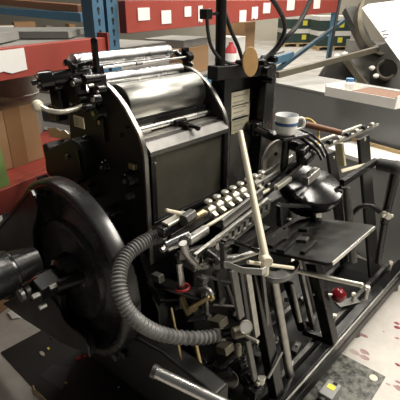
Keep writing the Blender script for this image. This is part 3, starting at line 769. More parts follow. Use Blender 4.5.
# wing nuts on the rail
for px, py, s in ((389, 271, 1.0), (352, 303, 0.85), (333, 325, 0.85), (289, 374, 1.0)):
    thumb(at(px, py, Z=0.19), 0.055, 'pale_steel', (0, 0, 1), s)
P(MB().bar(at(337, 305, Z=0.20), at(358, 300, Z=0.20), 0.05, 0.014), 'slide_plate', 'dark_steel', 0.003)
# red ball knob on a rod
q = at(338.5, 295, Y=0.63)
P(MB().sphere(q, 0.036), 'ball_knob', 'red_gloss', 0, 'round dark red ball knob')
P(MB().cyl(q, q + V((-0.10, 0.08, 0.02)), 0.007), 'knob_rod', 'worn_steel')
# delivery pile bits below
for pp in ((300, 300), (312, 312), (296, 345), (284, 350)):
    q = at(*pp, Y=0.80); b = MB(); b.cyl(q, q + V((0.05, 0, 0)), 0.012, n=12); b.box(q + V((0.03, 0.02, -0.02)), (0.04, 0.03, 0.03))
    P(b, 'slide_clamp', 'dark_steel', 0.003)
P(MB().cyl(at(286, 300, Y=0.85), at(330, 294, Y=0.85), 0.012), 'cross_shaft', 'worn_steel')
P(MB().cyl(at(240, 330, Y=0.86), at(320, 290, Y=0.98), 0.016), 'cross_shaft', 'dark_steel')

# ---- suction head, hose
HY = 0.92
hs = [(160, 236), (150, 239), (139, 245), (128, 254), (121, 266), (119, 280), (121, 296), (128, 311), (140, 323), (156, 332), (176, 337), (200, 338), (219, 335)]
dep = [1.44, 1.42, 1.39, 1.36, 1.33, 1.305, 1.295, 1.30, 1.32, 1.37, 1.42, 1.47, 1.505]
pts = [at(x, y, D=dx) for (x, y), dx in zip(hs, dep)]
NR = 52
P(MB().tube(pts, lambda t: 0.0225 + 0.0030 * math.sin(2 * math.pi * NR * t), 16, True, 40), 'ribbed_hose', 'hose_grey', 0, 'grey corrugated hose')
fe = pts[-1]
P(MB().cyl(at(217, 335.5, X=0.905), at(224, 334, X=0.92), 0.023), 'hose_ferrule', 'worn_steel', 0.002)
P(MB().cyl(at(155, 238, X=0.855), at(163, 234, X=0.865), 0.023), 'hose_ferrule', 'worn_steel', 0.002)
# upper head
u0 = at(160, 233, Y=HY); u1 = at(190, 216, Y=HY)
P(MB().bar(u0, u1, 0.035, 0.035), 'suction_head', 'black_enamel', 0.005)
P(MB().bar(u0.lerp(u1, 0.15) + V((0, -0.002, 0.022)), u0.lerp(u1, 0.85) + V((0, -0.002, 0.022)), 0.034, 0.010), 'head_cap', 'pale_steel', 0.003, 'bright steel cap')
P(MB().cyl(at(183, 221, Y=HY - 0.03), at(193, 214, Y=HY - 0.02), 0.022, n=6), 'hex_collar', 'dark_steel', 0.003)
P(MB().cyl(at(191, 220, Y=KY), at(204, 212, Y=KY), 0.0115), 'brass_sleeve', 'brass', 0, 'brass sleeve')
P(MB().cyl(at(180, 213.5, Y=HY), at(166, 210, Y=HY - 0.01), 0.0075, 0.0055), 'head_lever', 'cream_paint', 0.002, 'short cream lever')
# lower head
v0 = at(166, 247, Y=0.88); v1 = at(190, 236, Y=0.85)
P(MB().cyl(v0, v1, 0.019), 'valve_body', 'chrome', 0.003, 'bright chrome valve body')
P(MB().cyl(v0 - V((0.02, 0, 0.004)), v0, 0.010), 'valve_stem', 'steel')
P(MB().cyl(at(184, 247, Y=0.82), at(184, 238, Y=0.82), 0.016), 'valve_block', 'black_enamel', 0.003)
P(MB().bar(at(188, 241, Y=0.84), at(207, 229, Y=0.84), 0.026, 0.028), 'rod_housing', 'worn_steel', 0.004)
P(MB().tube([at(x, y, Y=0.80) for x, y in ((183, 243), (186, 253), (192, 261), (200, 267), (207, 267))], lambda t: 0.013 - 0.006 * t, 10), 'curved_lever', 'worn_steel')
P(MB().cyl(at(206, 266.5, Y=0.81), at(206, 266.5, Y=0.84), 0.006), 'lever_pin', 'pale_steel')
P(MB().bar(at(178, 256, Y=0.88), at(216, 246, Y=0.84), 0.02, 0.03), 'under_bar', 'dark_steel', 0.004)
# vertical post with red ring
P(MB().cyl(at(179, 262, X=0.89), at(182, 287, X=0.90), 0.0125), 'valve_post', 'steel', 0.001)
P(MB().cyl(at(178, 254, X=0.89), at(179, 263, X=0.89), 0.014), 'post_collar', 'black_enamel', 0.002)
P(MB().torus(at(182, 287.5, X=0.90), (0, 0.1, 1), 0.026, 0.0055), 'red_ring', 'red_ring', 0, 'thin red ring')
b = MB(); q = at(182, 291, X=0.905)
b.bar(at(156, 281, X=0.86), at(204, 297, X=0.93), 0.05, 0.022)
P(b, 'post_bracket', 'black_enamel', 0.006)
P(MB().bar(at(154, 276, X=0.85), at(162, 279, X=0.85), 0.026, 0.030), 'bracket_pad', 'worn_steel', 0.003)
b = MB(); b.bar(at(147, 282, X=0.85), at(160, 305, X=0.86), 0.012, 0.012); b.bar(at(156, 302, X=0.86), at(186, 300, X=0.92), 0.010, 0.010)
P(b, 'linkage', 'black_enamel', 0.003)
# pale clamp lever under the bracket
b = MB(); b.bar(at(181, 296, X=0.89), at(189, 315, X=0.89), 0.022, 0.014); b.bar(at(192, 307, X=0.89), at(210, 297, X=0.91), 0.016, 0.016); b.cyl(at(192, 309, X=0.88), at(195, 307, X=0.91), 0.013); b.cyl(at(210, 300, X=0.90), at(214, 297, X=0.91), 0.008)
P(b, 'clamp_lever', 'brass', 0.003, 'yellowish clamp lever')
b = MB(); b.tube([at(200, 290, X=0.92), at(208, 290, X=0.92), at(212, 296, X=0.92)], 0.010, 10)
P(b, 'clamp_hook', 'worn_steel')
# dark linkage behind hose
for pp, r in (((150, 259), 0.026), ((146, 306), 0.016), ((160, 318), 0.014), ((134, 318), 0.014)):
    q = at(*pp, X=0.93); P(MB().cyl(q, q + V((0.08, 0, 0)), r, r * 0.9), 'linkage_boss', 'black_enamel', 0.003)
P(MB().cyl(at(147, 315, X=0.90), at(152, 318, X=0.92), 0.010), 'linkage_nut', 'brass', 0.002)
P(MB().torus(at(147, 308, X=0.90), (1, 0, 0), 0.018, 0.005), 'link_ring', 'dark_steel')
P(MB().box(at(137, 229, X=0.92), (0.03, 0.05, 0.02)), 'red_tip', 'dark_red', 0.003, 'dark red tip')
P(MB().cyl(at(141, 228, X=0.92), at(153, 222, X=0.95), 0.012), 'control_pin', 'worn_steel', 0.002)
# thin rod, lower posts
P(MB().cyl(at(171.5, 308, X=0.76), at(187, 388, X=0.76), 0.0036), 'thin_rod', 'brass')
P(MB().cyl(at(194, 340, X=0.84), at(201, 370, X=0.84), 0.0105), 'short_post', 'brass')
P(MB().cyl(at(201, 368, X=0.84), at(203, 385, X=0.84), 0.016), 'post_socket', 'dark_steel')
# dial gauge and pipework
dx = 0.90
gq = at(246, 327, X=dx)
nr = V((-0.75, -0.55, 0.35)).normalized()
gd = P(MB().lathe(gq - nr * 0.012, nr, [(0.010, -0.03), (0.012, -0.006), (0.020, 0), (0.022, 0.012), (0.021, 0.015), (0.019, 0.013)], 28), 'dial_knob', 'pale_steel', 0, 'round bright dial')
P(MB().cyl(gq + nr * 0.0, gq + nr * 0.003, 0.018), 'dial_face', 'gauge_face', 0, None, gd)
P(MB().cyl(at(222, 334, X=0.91), at(240, 331, X=dx + 0.01), 0.017), 'pipe', 'black_enamel')
for pp in ((219, 322), (225, 348)):
    P(MB().box(at(*pp, X=0.96), (0.05, 0.05, 0.032), Matrix.Rotation(-0.3, 3, 'X')), 'valve_block', 'olive_metal', 0.004)
b = MB(); q = at(239, 332, X=dx); b.cyl(q + V((-0.02, 0.01, 0)), q + V((0.03, -0.015, 0)), 0.02, n=8)
P(b, 'pipe_fitting', 'olive_metal', 0.003)
P(MB().cyl(at(238, 345, X=dx), at(238, 355, X=dx), 0.012), 'pipe_fitting', 'olive_metal', 0.003)
P(MB().cyl(at(246, 336, X=dx - 0.01), at(258, 342, X=dx - 0.02), 0.0055), 'bleed_pin', 'pale_steel', 0.001)
P(MB().bar(at(247, 340, X=1.02), at(255, 380, X=1.02), 0.026, 0.016), 'lower_bracket', 'dark_steel', 0.004)
q = at(252, 382, X=1.02)
b = MB(); b.cyl(q + V((-0.02, 0.03, 0)), q + V((0.03, 0.03, 0)), 0.030); b.box(q + V((0, -0.01, -0.03)), (0.06, 0.06, 0.05))
P(b, 'lower_bearing', 'black_enamel', 0.004)
q = at(229, 378, X=0.98)
P(MB().lathe(q, (-0.7, -0.5, 0.3), [(0.01, 0), (0.034, 0.004), (0.036, 0.014), (0.033, 0.024), (0.012, 0.032)], 28), 'hand_wheel', 'black_gloss', 0, 'small black hand wheel')
P(MB().torus(q + V((-0.7, -0.5, 0.3)) * 0.014, (-0.7, -0.5, 0.3), 0.036, 0.003), 'wheel_rim', 'worn_steel')
thumb(at(260, 392, X=1.04), 0.06, 'pale_steel', (0, 0, 1), 1.2)
P(MB().cyl(at(268, 378, X=1.06), at(282, 352, X=1.16), 0.006), 'thin_rod', 'worn_steel')
# steel foot tube
t0 = at(154, 371, X=0.615); t1 = at(238, 411, X=0.70)
ft = P(MB().cyl(t0, t1, 0.0185), 'foot_tube', 'steel', 0.001, 'bare steel tube')
P(MB().cyl(t0 - (t1 - t0).normalized() * 0.004, t0 + (t1 - t0).normalized() * 0.012, 0.0215), 'tube_collar', 'dark_steel', 0.001, None, ft)
# inner dark mechanism filling the lower middle
b = MB()
b.box((1.12, 0.98, 0.45), (0.30, 0.10, 0.55)); b.box((1.32, 0.92, 0.55), (0.22, 0.06, 0.40))
P(b, 'inner_casting', 'black_dull', 0.01)
P(MB().box((1.48, 1.02, 0.50), (0.60, 0.10, 0.62)), 'feeder_casting', 'black_dull', 0.012)
for k in range(6):
    b = MB(); q = at(140 + 14 * k, 345 + 7 * k, X=0.90); b.cyl(q, q + V((0.06, 0, 0)), 0.022 - 0.002 * (k % 3), n=20)
    b.bar(q + V((0.03, 0, 0)), q + V((0.05, -0.06, 0.05)), 0.02, 0.03)
    P(b, 'cam_follower', 'black_enamel', 0.004)
for k in range(5):
    b = MB(); q = at(150 + 11 * k, 288 + 4 * k, X=0.97); b.box(q, (0.05, 0.05, 0.05), rz(20 * k)); b.cyl(q, q + V((-0.05, 0.0, -0.02)), 0.010, n=12)
    P(b, 'cam_link', 'black_enamel', 0.005)

# small mechanism between hose, gauge and rails
for (px, py), (qx, qy), r, m in (((200, 276), (232, 282), 0.008, 'dark_steel'), ((205, 285), (207, 318), 0.009, 'worn_steel'), ((216, 272), (220, 300), 0.014, 'black_enamel'), ((226, 284), (236, 312), 0.010, 'dark_steel'), ((212, 304), (236, 306), 0.007, 'worn_steel'), ((186, 320), (214, 316), 0.010, 'black_enamel')):
    P(MB().cyl(at(px, py, Y=0.87), at(qx, qy, Y=0.86), r), 'linkage_rod', m, 0.001)
for px, py, r in ((203, 280, 0.016), (220, 300, 0.018), (233, 312, 0.014), (207, 316, 0.013)):
    q = at(px, py, Y=0.86)
    P(MB().cyl(q + V((0, -0.014, 0)), q + V((0, 0.02, 0)), r, n=18), 'linkage_pin', 'dark_steel', 0.002)
for (px, py), (qx, qy), R_0 in (((258, 345), (270, 356), 0.014), ((262, 330), (276, 338), 0.012), ((240, 352), (246, 372), 0.013)):
    a, c = at(px, py, Y=0.78), at(qx, qy, Y=0.76)
    pts_ = []
    d_, s_, u_ = frame_of(c - a)
    for k in range(73):
        th = k * 2 * math.pi / 12
        pts_.append(a.lerp(c, k / 72) + (s_ * math.cos(th) + u_ * math.sin(th)) * R_0)
    P(MB().tube(pts_, 0.0035, 6, False), 'coil_spring', 'dark_steel')
for px, py, sx, sy, sz in ((262, 352, 0.10, 0.05, 0.03), (276, 345, 0.05, 0.06, 0.05), (248, 366, 0.06, 0.05, 0.05), (300, 350, 0.07, 0.03, 0.03), (314, 322, 0.06, 0.04, 0.03)):
    q = at(px, py, Z=0.19)
    P(MB().box(q + V((0, 0.02, sz / 2 - 0.02)), (sx, sy, sz), rz(12)), 'guide_block', 'dark_steel', 0.003)
    P(MB().cyl(q + V((0, 0.02, sz - 0.025)), q + V((0, 0.02, sz - 0.008)), 0.009, n=6), 'hex_bolt', 'worn_steel', 0.001)

# ------------------------------------------------------------------ things around the press
# mug
mug = thing('coffee_mug', 'white porcelain coffee mug with a blue band standing on the press', 'mug', MUGC)
mb = MB().lathe(MUGC, (0, 0, 1), [(0.02, 0.001), (0.032, 0.0), (0.037, 0.004), (0.043, 0.03), (0.0455, 0.075), (0.0445, 0.0775), (0.0425, 0.075), (0.040, 0.03), (0.034, 0.008), (0.01, 0.007)], 48)
P(mb, 'cup', 'porcelain', 0, None, mug)
P(MB().lathe(MUGC, (0, 0, 1), [(0.0438, 0.040), (0.0452, 0.040), (0.0458, 0.052), (0.0444, 0.052)], 48), 'blue_band', 'mug_blue', 0, 'blue band', mug)
hr = RIGHT
P(MB().tube([MUGC + hr * 0.042 + V((0, 0, 0.062)), MUGC + hr * 0.060 + V((0, 0, 0.064)), MUGC + hr * 0.071 + V((0, 0, 0.048)), MUGC + hr * 0.064 + V((0, 0, 0.026)), MUGC + hr * 0.040 + V((0, 0, 0.018))], 0.005, 10), 'handle', 'porcelain', 0, None, mug)
# paper slips
a = at(344, 171, Y=0.76)
o = MB().prism([at(342, 173, Y=0.75), at(371, 164, Y=0.75), at(364, 164, Y=0.82), at(341, 170, Y=0.80)], (0, 0, 0.004))
tag(o.build('paper_slip', 'plate_pale'), 'pale paper slip lying on the cross bar between the black leg plates', 'paper')

# inky board and grey box on the floor at the front
k0 = at(385, 378, Z=0); k1 = at(345, 357, Z=0); k2 = at(371, 401, Z=0)
e1 = (k1 - k0).normalized(); e2 = (k2 - k0).normalized()
brd = MB().prism([k0, k0 + e1 * 0.26, k0 + e1 * 0.26 + e2 * 0.62, k0 + e2 * 0.62], (0, 0, 0.010)).build('drip_board', 'inky_board')
tag(brd, 'dark ink-spattered board on the floor in front of the rail', 'board')
q = k0 + e1 * 0.04 + e2 * 0.045
pk = V((q.x, q.y, 0.010))
P(MB().cyl(pk - V((0, 0, 0.001)), pk + V((0, 0, 0.001)), 0.019), 'ring_stain', 'cream_paint', 0, 'pale round stain', brd)
jb = at(329, 395, Z=0.05)
sb = thing('switch_box', 'small grey switch box with yellow label below the front rail', 'switch box', (jb.x, jb.y, 0.010))
R = rz(2)
P(MB().box((jb.x, jb.y, 0.050), (0.10, 0.065, 0.08), R), 'body', 'box_grey', 0.006, None, sb)
P(MB().box((jb.x + 0.01, jb.y, 0.0908), (0.028, 0.034, 0.002), R), 'warning_label', 'yellow_label', 0, 'yellow label', sb)
P(MB().box((jb.x + 0.038, jb.y - 0.005, 0.092), (0.012, 0.02, 0.006), R), 'toggle', 'black_dull', 0.002, None, sb)
P(MB().lathe((jb.x - 0.05, jb.y + 0.005, 0.06), (-1, 0, 0), [(0.015, 0), (0.022, 0.004), (0.022, 0.02), (0.014, 0.024), (0.014, 0.05)], 24), 'cable_gland', 'black_rubber', 0, None, sb)

# litter on the mat
def litter(name, px, py, size, m, label, cat='litter', rot_=0):
    q = at(px, py, Z=0.006)
    pts = []
    n = 7
    for i in range(n):
        a = 2 * math.pi * i / n + rot_
        r = random.uniform(0.7, 1.1)
        pts.append(q + V((math.cos(a) * size[0] * r, math.sin(a) * size[1] * r, 0)))
    o = MB().prism(pts, (0, 0, size[2])).build(name, m)
    tag(o, label, cat)
litter('yellow_scrap', 48.5, 349, (0.009, 0.012, 0.006), 'yellow_label', 'tiny bright yellow scrap on the black mat', 'scrap')
litter('cream_scrap', 42.5, 354, (0.012, 0.022, 0.004), 'plate_pale', 'cream paper scrap beside the bright yellow scrap', 'scrap')
litter('tan_scrap', 52.5, 337, (0.014, 0.012, 0.010), 'plate_tan', 'tan scrap close to the press foot on the mat', 'scrap')
litter('red_scrap', 79, 359.5, (0.016, 0.016, 0.010), 'red_ring', 'larger red scrap lying near the side cover', 'scrap')
litter('pink_scrap', 85, 357, (0.010, 0.012, 0.010), 'red_ring', 'smaller red scrap right beside the side cover', 'scrap')
litter('brown_scrap', 66, 383, (0.008, 0.008, 0.003), 'wood_tan', 'small brown crumb beside the grey plastic sheet', 'scrap')
litter('white_fleck', 118.5, 387.5, (0.005, 0.005, 0.004), 'paper', 'tiny white fleck on the mat by the steel tube', 'scrap')
ps = [at(x, y, Z=0.0065) for x, y in ((52, 365), (70, 367), (62, 390), (40, 376))]
mat('film_grey', (0.045, 0.047, 0.050), 0.3, 0, (0.06, 0.062, 0.065), 8, 0.5)
tag(MB().prism(ps, (0, 0, 0.0015)).build('plastic_sheet', 'film_grey'), 'thin grey plastic sheet lying on the black mat', 'sheet')
tag(MB().tube([at(33, 386, Z=0.012), at(35, 391, Z=0.012), at(41, 396, Z=0.012), at(47, 402, Z=0.012)], 0.005, 8).build('yellow_stick', 'brass'), 'bent yellowish strip at the edge of the mat', 'strip')
# crumpled paper and cardboard by the left foot
ps = [at(x, y, Z=0.0) for x, y in ((8, 314), (14, 310), (22, 314), (20, 319), (12, 320))]
tag(MB().prism(ps, (0, 0, 0.012)).build('crumpled_paper', 'paper', None, 0.003), 'crumpled white paper on the floor behind the mat', 'paper')
q = at(-4, 306, Z=0.0)
tag(MB().box((q.x, q.y, 0.07), (0.20, 0.16, 0.14), rz(15)).build('floor_carton', 'cardboard', None, 0.003), 'brown carton on the floor below the motor', 'carton')

# ------------------------------------------------------------------ pallet rack behind
RA = math.radians(14)
rd = V((math.cos(RA), math.sin(RA), 0)); rn = V((-math.sin(RA), math.cos(RA), 0))
pp = at(95, 62, Z=1.35); pp.z = 0
pb = pp + rd * 0.05
rack = thing('pallet_rack', 'tall pallet rack with blue uprights and red beams behind the press', 'rack', pb)
def upright(c, label=None):
    b = MB()
    for s in (0, 0.11):
        for (dx_, dn, wx, wn) in ((0, 0, 0.085, 0.006), (-0.04, 0.035, 0.006, 0.07), (0.04, 0.035, 0.006, 0.07)):
            cc = c + rd * (dx_ + s) + rn * dn
            b.box((cc.x, cc.y, 1.2), (wx, wn, 2.4), Matrix.Rotation(RA, 3, 'Z'))
    n0 = len(b.b.faces)
    for s in (0, 0.11):
        for k in range(24):
            z = 1.0 + 0.055 * k
            cc = c + rd * s - rn * 0.0035
            b.cyl(V((cc.x, cc.y, z)), V((cc.x, cc.y, z)) + rn * 0.002, 0.011, n=12)
            b.box((cc.x, cc.y, z - 0.014), (0.010, 0.003, 0.02), Matrix.Rotation(RA, 3, 'Z'))
    up = P(b, 'upright', 'rack_blue', 0.0, label, rack)
    up.data.materials.append(MATS['dark_hole'])
    for p_ in up.data.polygons:
        if p_.index >= n0: p_.material_index = 1
upright(pb + rd * 0.01)
c = pb + rn * 1.05
b = MB(); b.box((c.x, c.y, 1.2), (0.08, 0.07, 2.4), Matrix.Rotation(RA, 3, 'Z')); P(b, 'upright', 'rack_blue', 0.002, None, rack)
c = pb + rd * 5.3
b = MB(); b.box((c.x, c.y, 1.2), (0.085, 0.07, 2.4), Matrix.Rotation(RA, 3, 'Z')); P(b, 'upright', 'rack_blue', 0.002, None, rack)
P(MB().bar(at(274, 72, D=4.7), at(346, 19, D=6.0), 0.045, 0.045), 'brace', 'teal_dark', 0.005, 'dark blue slanted brace', rack)
def beam(a, c, h, t=0.05, m='rack_red', name='beam'):
    a, c = V(a), V(c)
    o = P(MB().bar(a, c, t, h), name, m, 0.003, None, rack)
    return o
def on_rack(s, z, n=0.0): 
    p_ = pb + rd * s + rn * n
    return V((p_.x, p_.y, z))
bl0 = on_rack(-1.5, 1.41, -0.03); bl1 = on_rack(0.0, 1.41, -0.03)
beam(bl0, bl1, 0.125)
P(MB().box(on_rack(-0.01, 1.41, -0.035), (0.012, 0.07, 0.17), Matrix.Rotation(RA, 3, 'Z')), 'beam_bracket', 'rack_red', 0.002, None, rack)
beam(on_rack(-1.6, 0.845, -0.03), on_rack(0.0, 0.845, -0.03), 0.11)
br0 = on_rack(0.17, 1.562, -0.03); br1 = on_rack(5.24, 1.562, -0.03)
beam(br0, br1, 0.165)
beam(on_rack(-1.5, 1.41, 1.05), on_rack(0.0, 1.41, 1.05), 0.10, name='beam')
beam(at(84, 17.5, D=2.75), at(-14, 9.5, D=4.4), 0.055, 0.05, 'rack_blue')
beam(at(84, 9, D=2.80), at(-14, 0, D=4.45), 0.05, 0.09, 'wood_brown', 'shelf_plank')
P(MB().bar(on_rack(-1.5, 1.12, 1.12), on_rack(0.25, 1.12, 1.12), 0.01, 0.44), 'back_panel', 'slate_board', 0.002, None, rack)
# decks
P(MB().bar(on_rack(-2.4, 1.462, 0.9), on_rack(-0.02, 1.462, 0.9), 1.8, 0.014), 'shelf_deck', 'deck_steel', 0.002, None, rack)
P(MB().bar(on_rack(-1.55, 0.893, 0.55), on_rack(-0.02, 0.893, 0.55), 1.1, 0.014), 'shelf_deck', 'rack_red', 0.002, None, rack)
P(MB().bar(on_rack(0.0, 0.893, 0.55), on_rack(3.25, 0.893, 0.55), 1.1, 0.014), 'shelf_deck', 'slate_board', 0.002, None, rack)
P(MB().bar(on_rack(0.15, 1.10, 0.55), on_rack(3.25, 1.10, 0.55), 1.0, 0.02), 'shelf_deck', 'deck_steel', 0.002, None, rack)
beam(on_rack(0.14, 1.06, -0.03), on_rack(3.28, 1.06, -0.03), 0.08, 0.05, 'rack_blue')
# papers taped to the beams
def taped(px, py, w_, h_, label, left=False, tear=False):
    nn = -0.0605
    if not left: w_, h_ = w_ * 1.4, h_ * 1.2
    base = on_rack(0, 0, nn)
    # the point on the beam's face under this line of sight
    r = FWD + RIGHT * ((px - 200) / FPX) - CUP * ((py - 200) / FPX)
    t = (base - EYE).dot(rn) / r.dot(rn)
    c_ = EYE + r * t
    up = V((0, 0, 1))
    q_ = [c_ - rd * w_ / 2 - up * h_ / 2, c_ + rd * w_ / 2 - up * h_ / 2 * (0.9 if tear else 1), c_ + rd * w_ / 2 + up * h_ / 2, c_ - rd * w_ / 2 + up * h_ / 2 * 0.96]
    if tear: q_ = [q_[0], c_ - rd * w_ * 0.1 - up * h_ * 0.38, c_ + rd * w_ * 0.1 - up * h_ * 0.52, q_[1], q_[2], q_[3]]
    o = MB().prism(q_, rn * 0.003).build('taped_paper', 'paper')
    tag(o, label, 'paper', 'papers taped to the red rack beams')
taped(6, 62, 0.20, 0.092, 'large torn white paper on the lower red beam left of the upright', True, True)
taped(144, 14, 0.082, 0.056, 'wide white paper on the upper red beam, nearest the blue upright')
taped(166.5, 17, 0.078, 0.064, 'slanted white paper on the upper red beam, second from the blue upright')
taped(188, 11.5, 0.062, 0.052, 'small white paper on the upper red beam, third from the blue upright')
taped(200.5, 14, 0.044, 0.090, 'tall white paper on the upper red beam beside the black pipe clamp', False, True)
taped(243, 16, 0.10, 0.075, 'white paper on the red beam seen right of the black upright pipe')
taped(255, 13, 0.10, 0.085, 'torn white paper on the red beam above the oval wooden grip', False, True)
taped(267, 8, 0.13, 0.075, 'white paper on the red beam where the black cables rise')
taped(291, 5, 0.18, 0.085, 'white paper on the far part of the red beam above the pallets')
taped(317, 4, 0.22, 0.090, 'farthest white paper at the end of the red beam')

# cartons and boards on the rack
def carton(name, c, s, m, label, cat='carton', deg=14.0, tape=None, flaps=False, group=None):
    t = thing(name, label, cat, c, group)
    P(MB().box(V(c) + V((0, 0, s[2] / 2)), s, rz(deg)), 'body', m, 0.004, None, t)
    if tape:
        R_ = rz(deg)
        off = R_ @ V((tape, -s[1] / 2 - 0.0012, 0))
        P(MB().box(V(c) + off + V((0, 0, s[2] / 2)), (0.085, 0.002, s[2]), R_), 'tape', 'cardboard_tape', 0, 'brown tape strip', t)
        P(MB().box(V(c) + R_ @ V((tape, 0, 0)) + V((0, 0, s[2] + 0.0012)), (0.085, s[1], 0.002), R_), 'tape', 'cardboard_tape', 0, 'brown tape strip', t)
    return t
# big cardboard box on the lower shelf; its front face holds the lines of sight (0..45, 112..170)
zb = 0.9005
f0 = at(44, 158, Z=zb)
bw, bd, bh = 0.62, 0.36, 0.285
R_ = rz(8)
cc = f0 + R_ @ V((-bw / 2, bd / 2, 0))
carton('cardboard_box', (cc.x, cc.y, zb), (bw, bd, bh), 'cardboard', 'large brown taped cardboard box on the lower rack shelf', 'box', 8, 0.175)
# green board leaning against the box
g = [at(x, y, Y=1.78) for x, y in ((-8, 112), (1, 122), (9, 178), (-8, 172))]
gz = 0.9005
ga = f0 + R_ @ V((-0.22, -0.035, 0)); 
tag(MB().hexa([V((0.50, 1.775, gz)), V((0.722, 1.822, gz)), V((0.722, 1.830, gz)), V((0.50, 1.783, gz)), V((0.50, 1.795, 1.20)), V((0.716, 1.838, 1.10)), V((0.716, 1.846, 1.10)), V((0.50, 1.803, 1.20))]).build('green_board', 'green_board'), 'green cardboard sheet leaning on the brown taped box', 'board')
# grey drum behind the box
q = at(34, 105, Z=zb); q = on_rack(-0.13, zb, 0.60)
tin = thing('ink_pail', 'grey ribbed metal pail behind the brown taped box', 'pail', q)
P(MB().lathe(q, (0, 0, 1), [(0.02, 0), (0.145, 0.0), (0.15, 0.01), (0.15, 0.15), (0.155, 0.155), (0.15, 0.16), (0.15, 0.24), (0.155, 0.245), (0.15, 0.25), (0.15, 0.34), (0.156, 0.345), (0.156, 0.365), (0.02, 0.365)], 48), 'body', 'tin_grey', 0, None, tin)
P(MB().lathe(q, (0, 0, 1), [(0.02, 0.365), (0.14, 0.366), (0.14, 0.38), (0.02, 0.38)], 40), 'lid', 'deck_steel', 0, None, tin)
qd = on_rack(-0.56, zb, 0.90)
carton('dark_crate', qd, (1.0, 0.16, 0.42), 'slate_board', 'dark grey crate at the back of the lower rack shelf', 'crate')
# slate boards on the upper left shelf
for i, (s, wdt, lab) in enumerate(((-1.52, 0.34, 'grey board with pale edge at the far left of the upper shelf'), (-1.06, 0.36, 'grey board with pale edge in the middle of the upper shelf'), (-0.60, 0.36, 'grey board with pale edge nearest the blue upright'))):
    c_ = on_rack(s + 0.20, 1.4735, 0.78)
    bt = thing('slate_board', lab, 'board', c_, 'grey boards on the upper shelf')
    R2 = rz(14 + 30)
    hh = (0.05, 0.042, 0.034)[i]
    P(MB().box(c_ + V((0, 0, hh / 2)), (wdt, 1.50, hh), R2), 'sheet', 'slate_board', 0.002, None, bt)
    P(MB().box(c_ + R2 @ V((0, -0.751, hh / 2)), (wdt, 0.004, hh * 0.9), R2), 'pale_edge', 'carton_grey', 0, 'pale edge', bt)
# far shelf with boxes, seen between the boards and the blue beam
fr = thing('far_shelf', 'distant steel shelf holding cartons behind the pallet rack', 'shelf', V((2.2, 6.6, 0)))
P(MB().box((2.3, 6.9, 1.00), (5.0, 0.9, 0.05), rz(0)), 'shelf_deck', 'deck_steel', 0.004, None, fr)
for x in (0.0, 4.7):
    P(MB().box((x, 6.9, 0.5), (0.08, 0.8, 1.0)), 'support', 'rack_blue', 0.003, None, fr)
def far(px, py, wpx, hpx, m, name, label, Y=6.55, bottom=1.0255):
    a = at(px, py, Y=Y); s = (a - EYE).dot(FWD) / FPX
    wd_, ht = wpx * s, hpx * s / 0.92
    t = thing(name, label, 'carton', V((a.x, a.y + 0.18, bottom)), 'cartons on the distant shelf')
    P(MB().box(V((a.x, a.y + 0.18, bottom + ht / 2)), (wd_, 0.34, ht), rz(-20)), 'body', m, 0.004, None, t)
    P(MB().box(V((a.x, a.y + 0.18, bottom + ht + 0.003)), (wd_ * 0.96, 0.10, 0.006), rz(-20)), 'tape', 'cardboard_tape', 0, None, t)
far(10, 24, 15, 18, 'carton_white', 'far_carton', 'white carton on the distant shelf, farthest left')
far(29, 22, 20, 20, 'cardboard', 'far_carton', 'large brown carton on the distant shelf')
far(44, 26, 6, 14, 'wood_pale', 'far_carton', 'narrow tan carton right of the large brown carton')
far(53, 22, 6, 15, 'carton_grey', 'far_carton', 'tall grey carton in the middle of the distant shelf')
far(64.5, 28, 11, 11, 'carton_white', 'far_carton', 'low white carton on the distant shelf beside the tall grey one')
far(76, 24, 6, 15, 'cardboard', 'far_carton', 'narrow brown carton next to the blue upright')

# right bay: grey cartons and a brown box on the shelf deck
zd = 1.1105
carton('grey_carton', on_rack(0.62, zd, 0.40), (0.58, 0.50, 0.14), 'carton_grey', 'long low grey carton at the bottom of the grey pair', 'carton')
carton('grey_carton', on_rack(0.70, zd + 0.1405, 0.42), (0.50, 0.44, 0.12), 'carton_grey', 'grey carton stacked on top of the long low one', 'carton')
carton('brown_carton', on_rack(1.28, zd, 0.30), (0.42, 0.34, 0.20), 'cardboard', 'brown carton on the right shelf beside the grey stack', 'carton')
carton('flat_carton', on_rack(1.30, zd + 0.2005, 0.32), (0.40, 0.36, 0.06), 'carton_grey', 'flat grey carton lying on the brown carton', 'carton')
carton('tall_carton', on_rack(2.42, zd, 0.30), (0.26, 0.30, 0.34), 'cardboard', 'tall brown carton on the right shelf behind the oval grip', 'carton', 14, None)
carton('white_carton', on_rack(2.14, zd, 0.22), (0.20, 0.20, 0.22), 'carton_white', 'white carton on the right shelf next to the tall brown one', 'carton')
q = on_rack(1.78, zd, 0.06)
bt = thing('red_bottle', 'red bottle with a white label on the right shelf behind the pipe', 'bottle', q)
P(MB().lathe(q, (0, 0, 1), [(0.01, 0), (0.045, 0.0), (0.05, 0.01), (0.05, 0.14), (0.02, 0.18), (0.02, 0.20), (0.008, 0.20)], 28), 'body', 'bin_red', 0, None, bt)
P(MB().lathe(q, (0, 0, 1), [(0.045, 0.04), (0.0508, 0.04), (0.0508, 0.11), (0.045, 0.11)], 28), 'bottle_label', 'paper', 0, 'white label', bt)

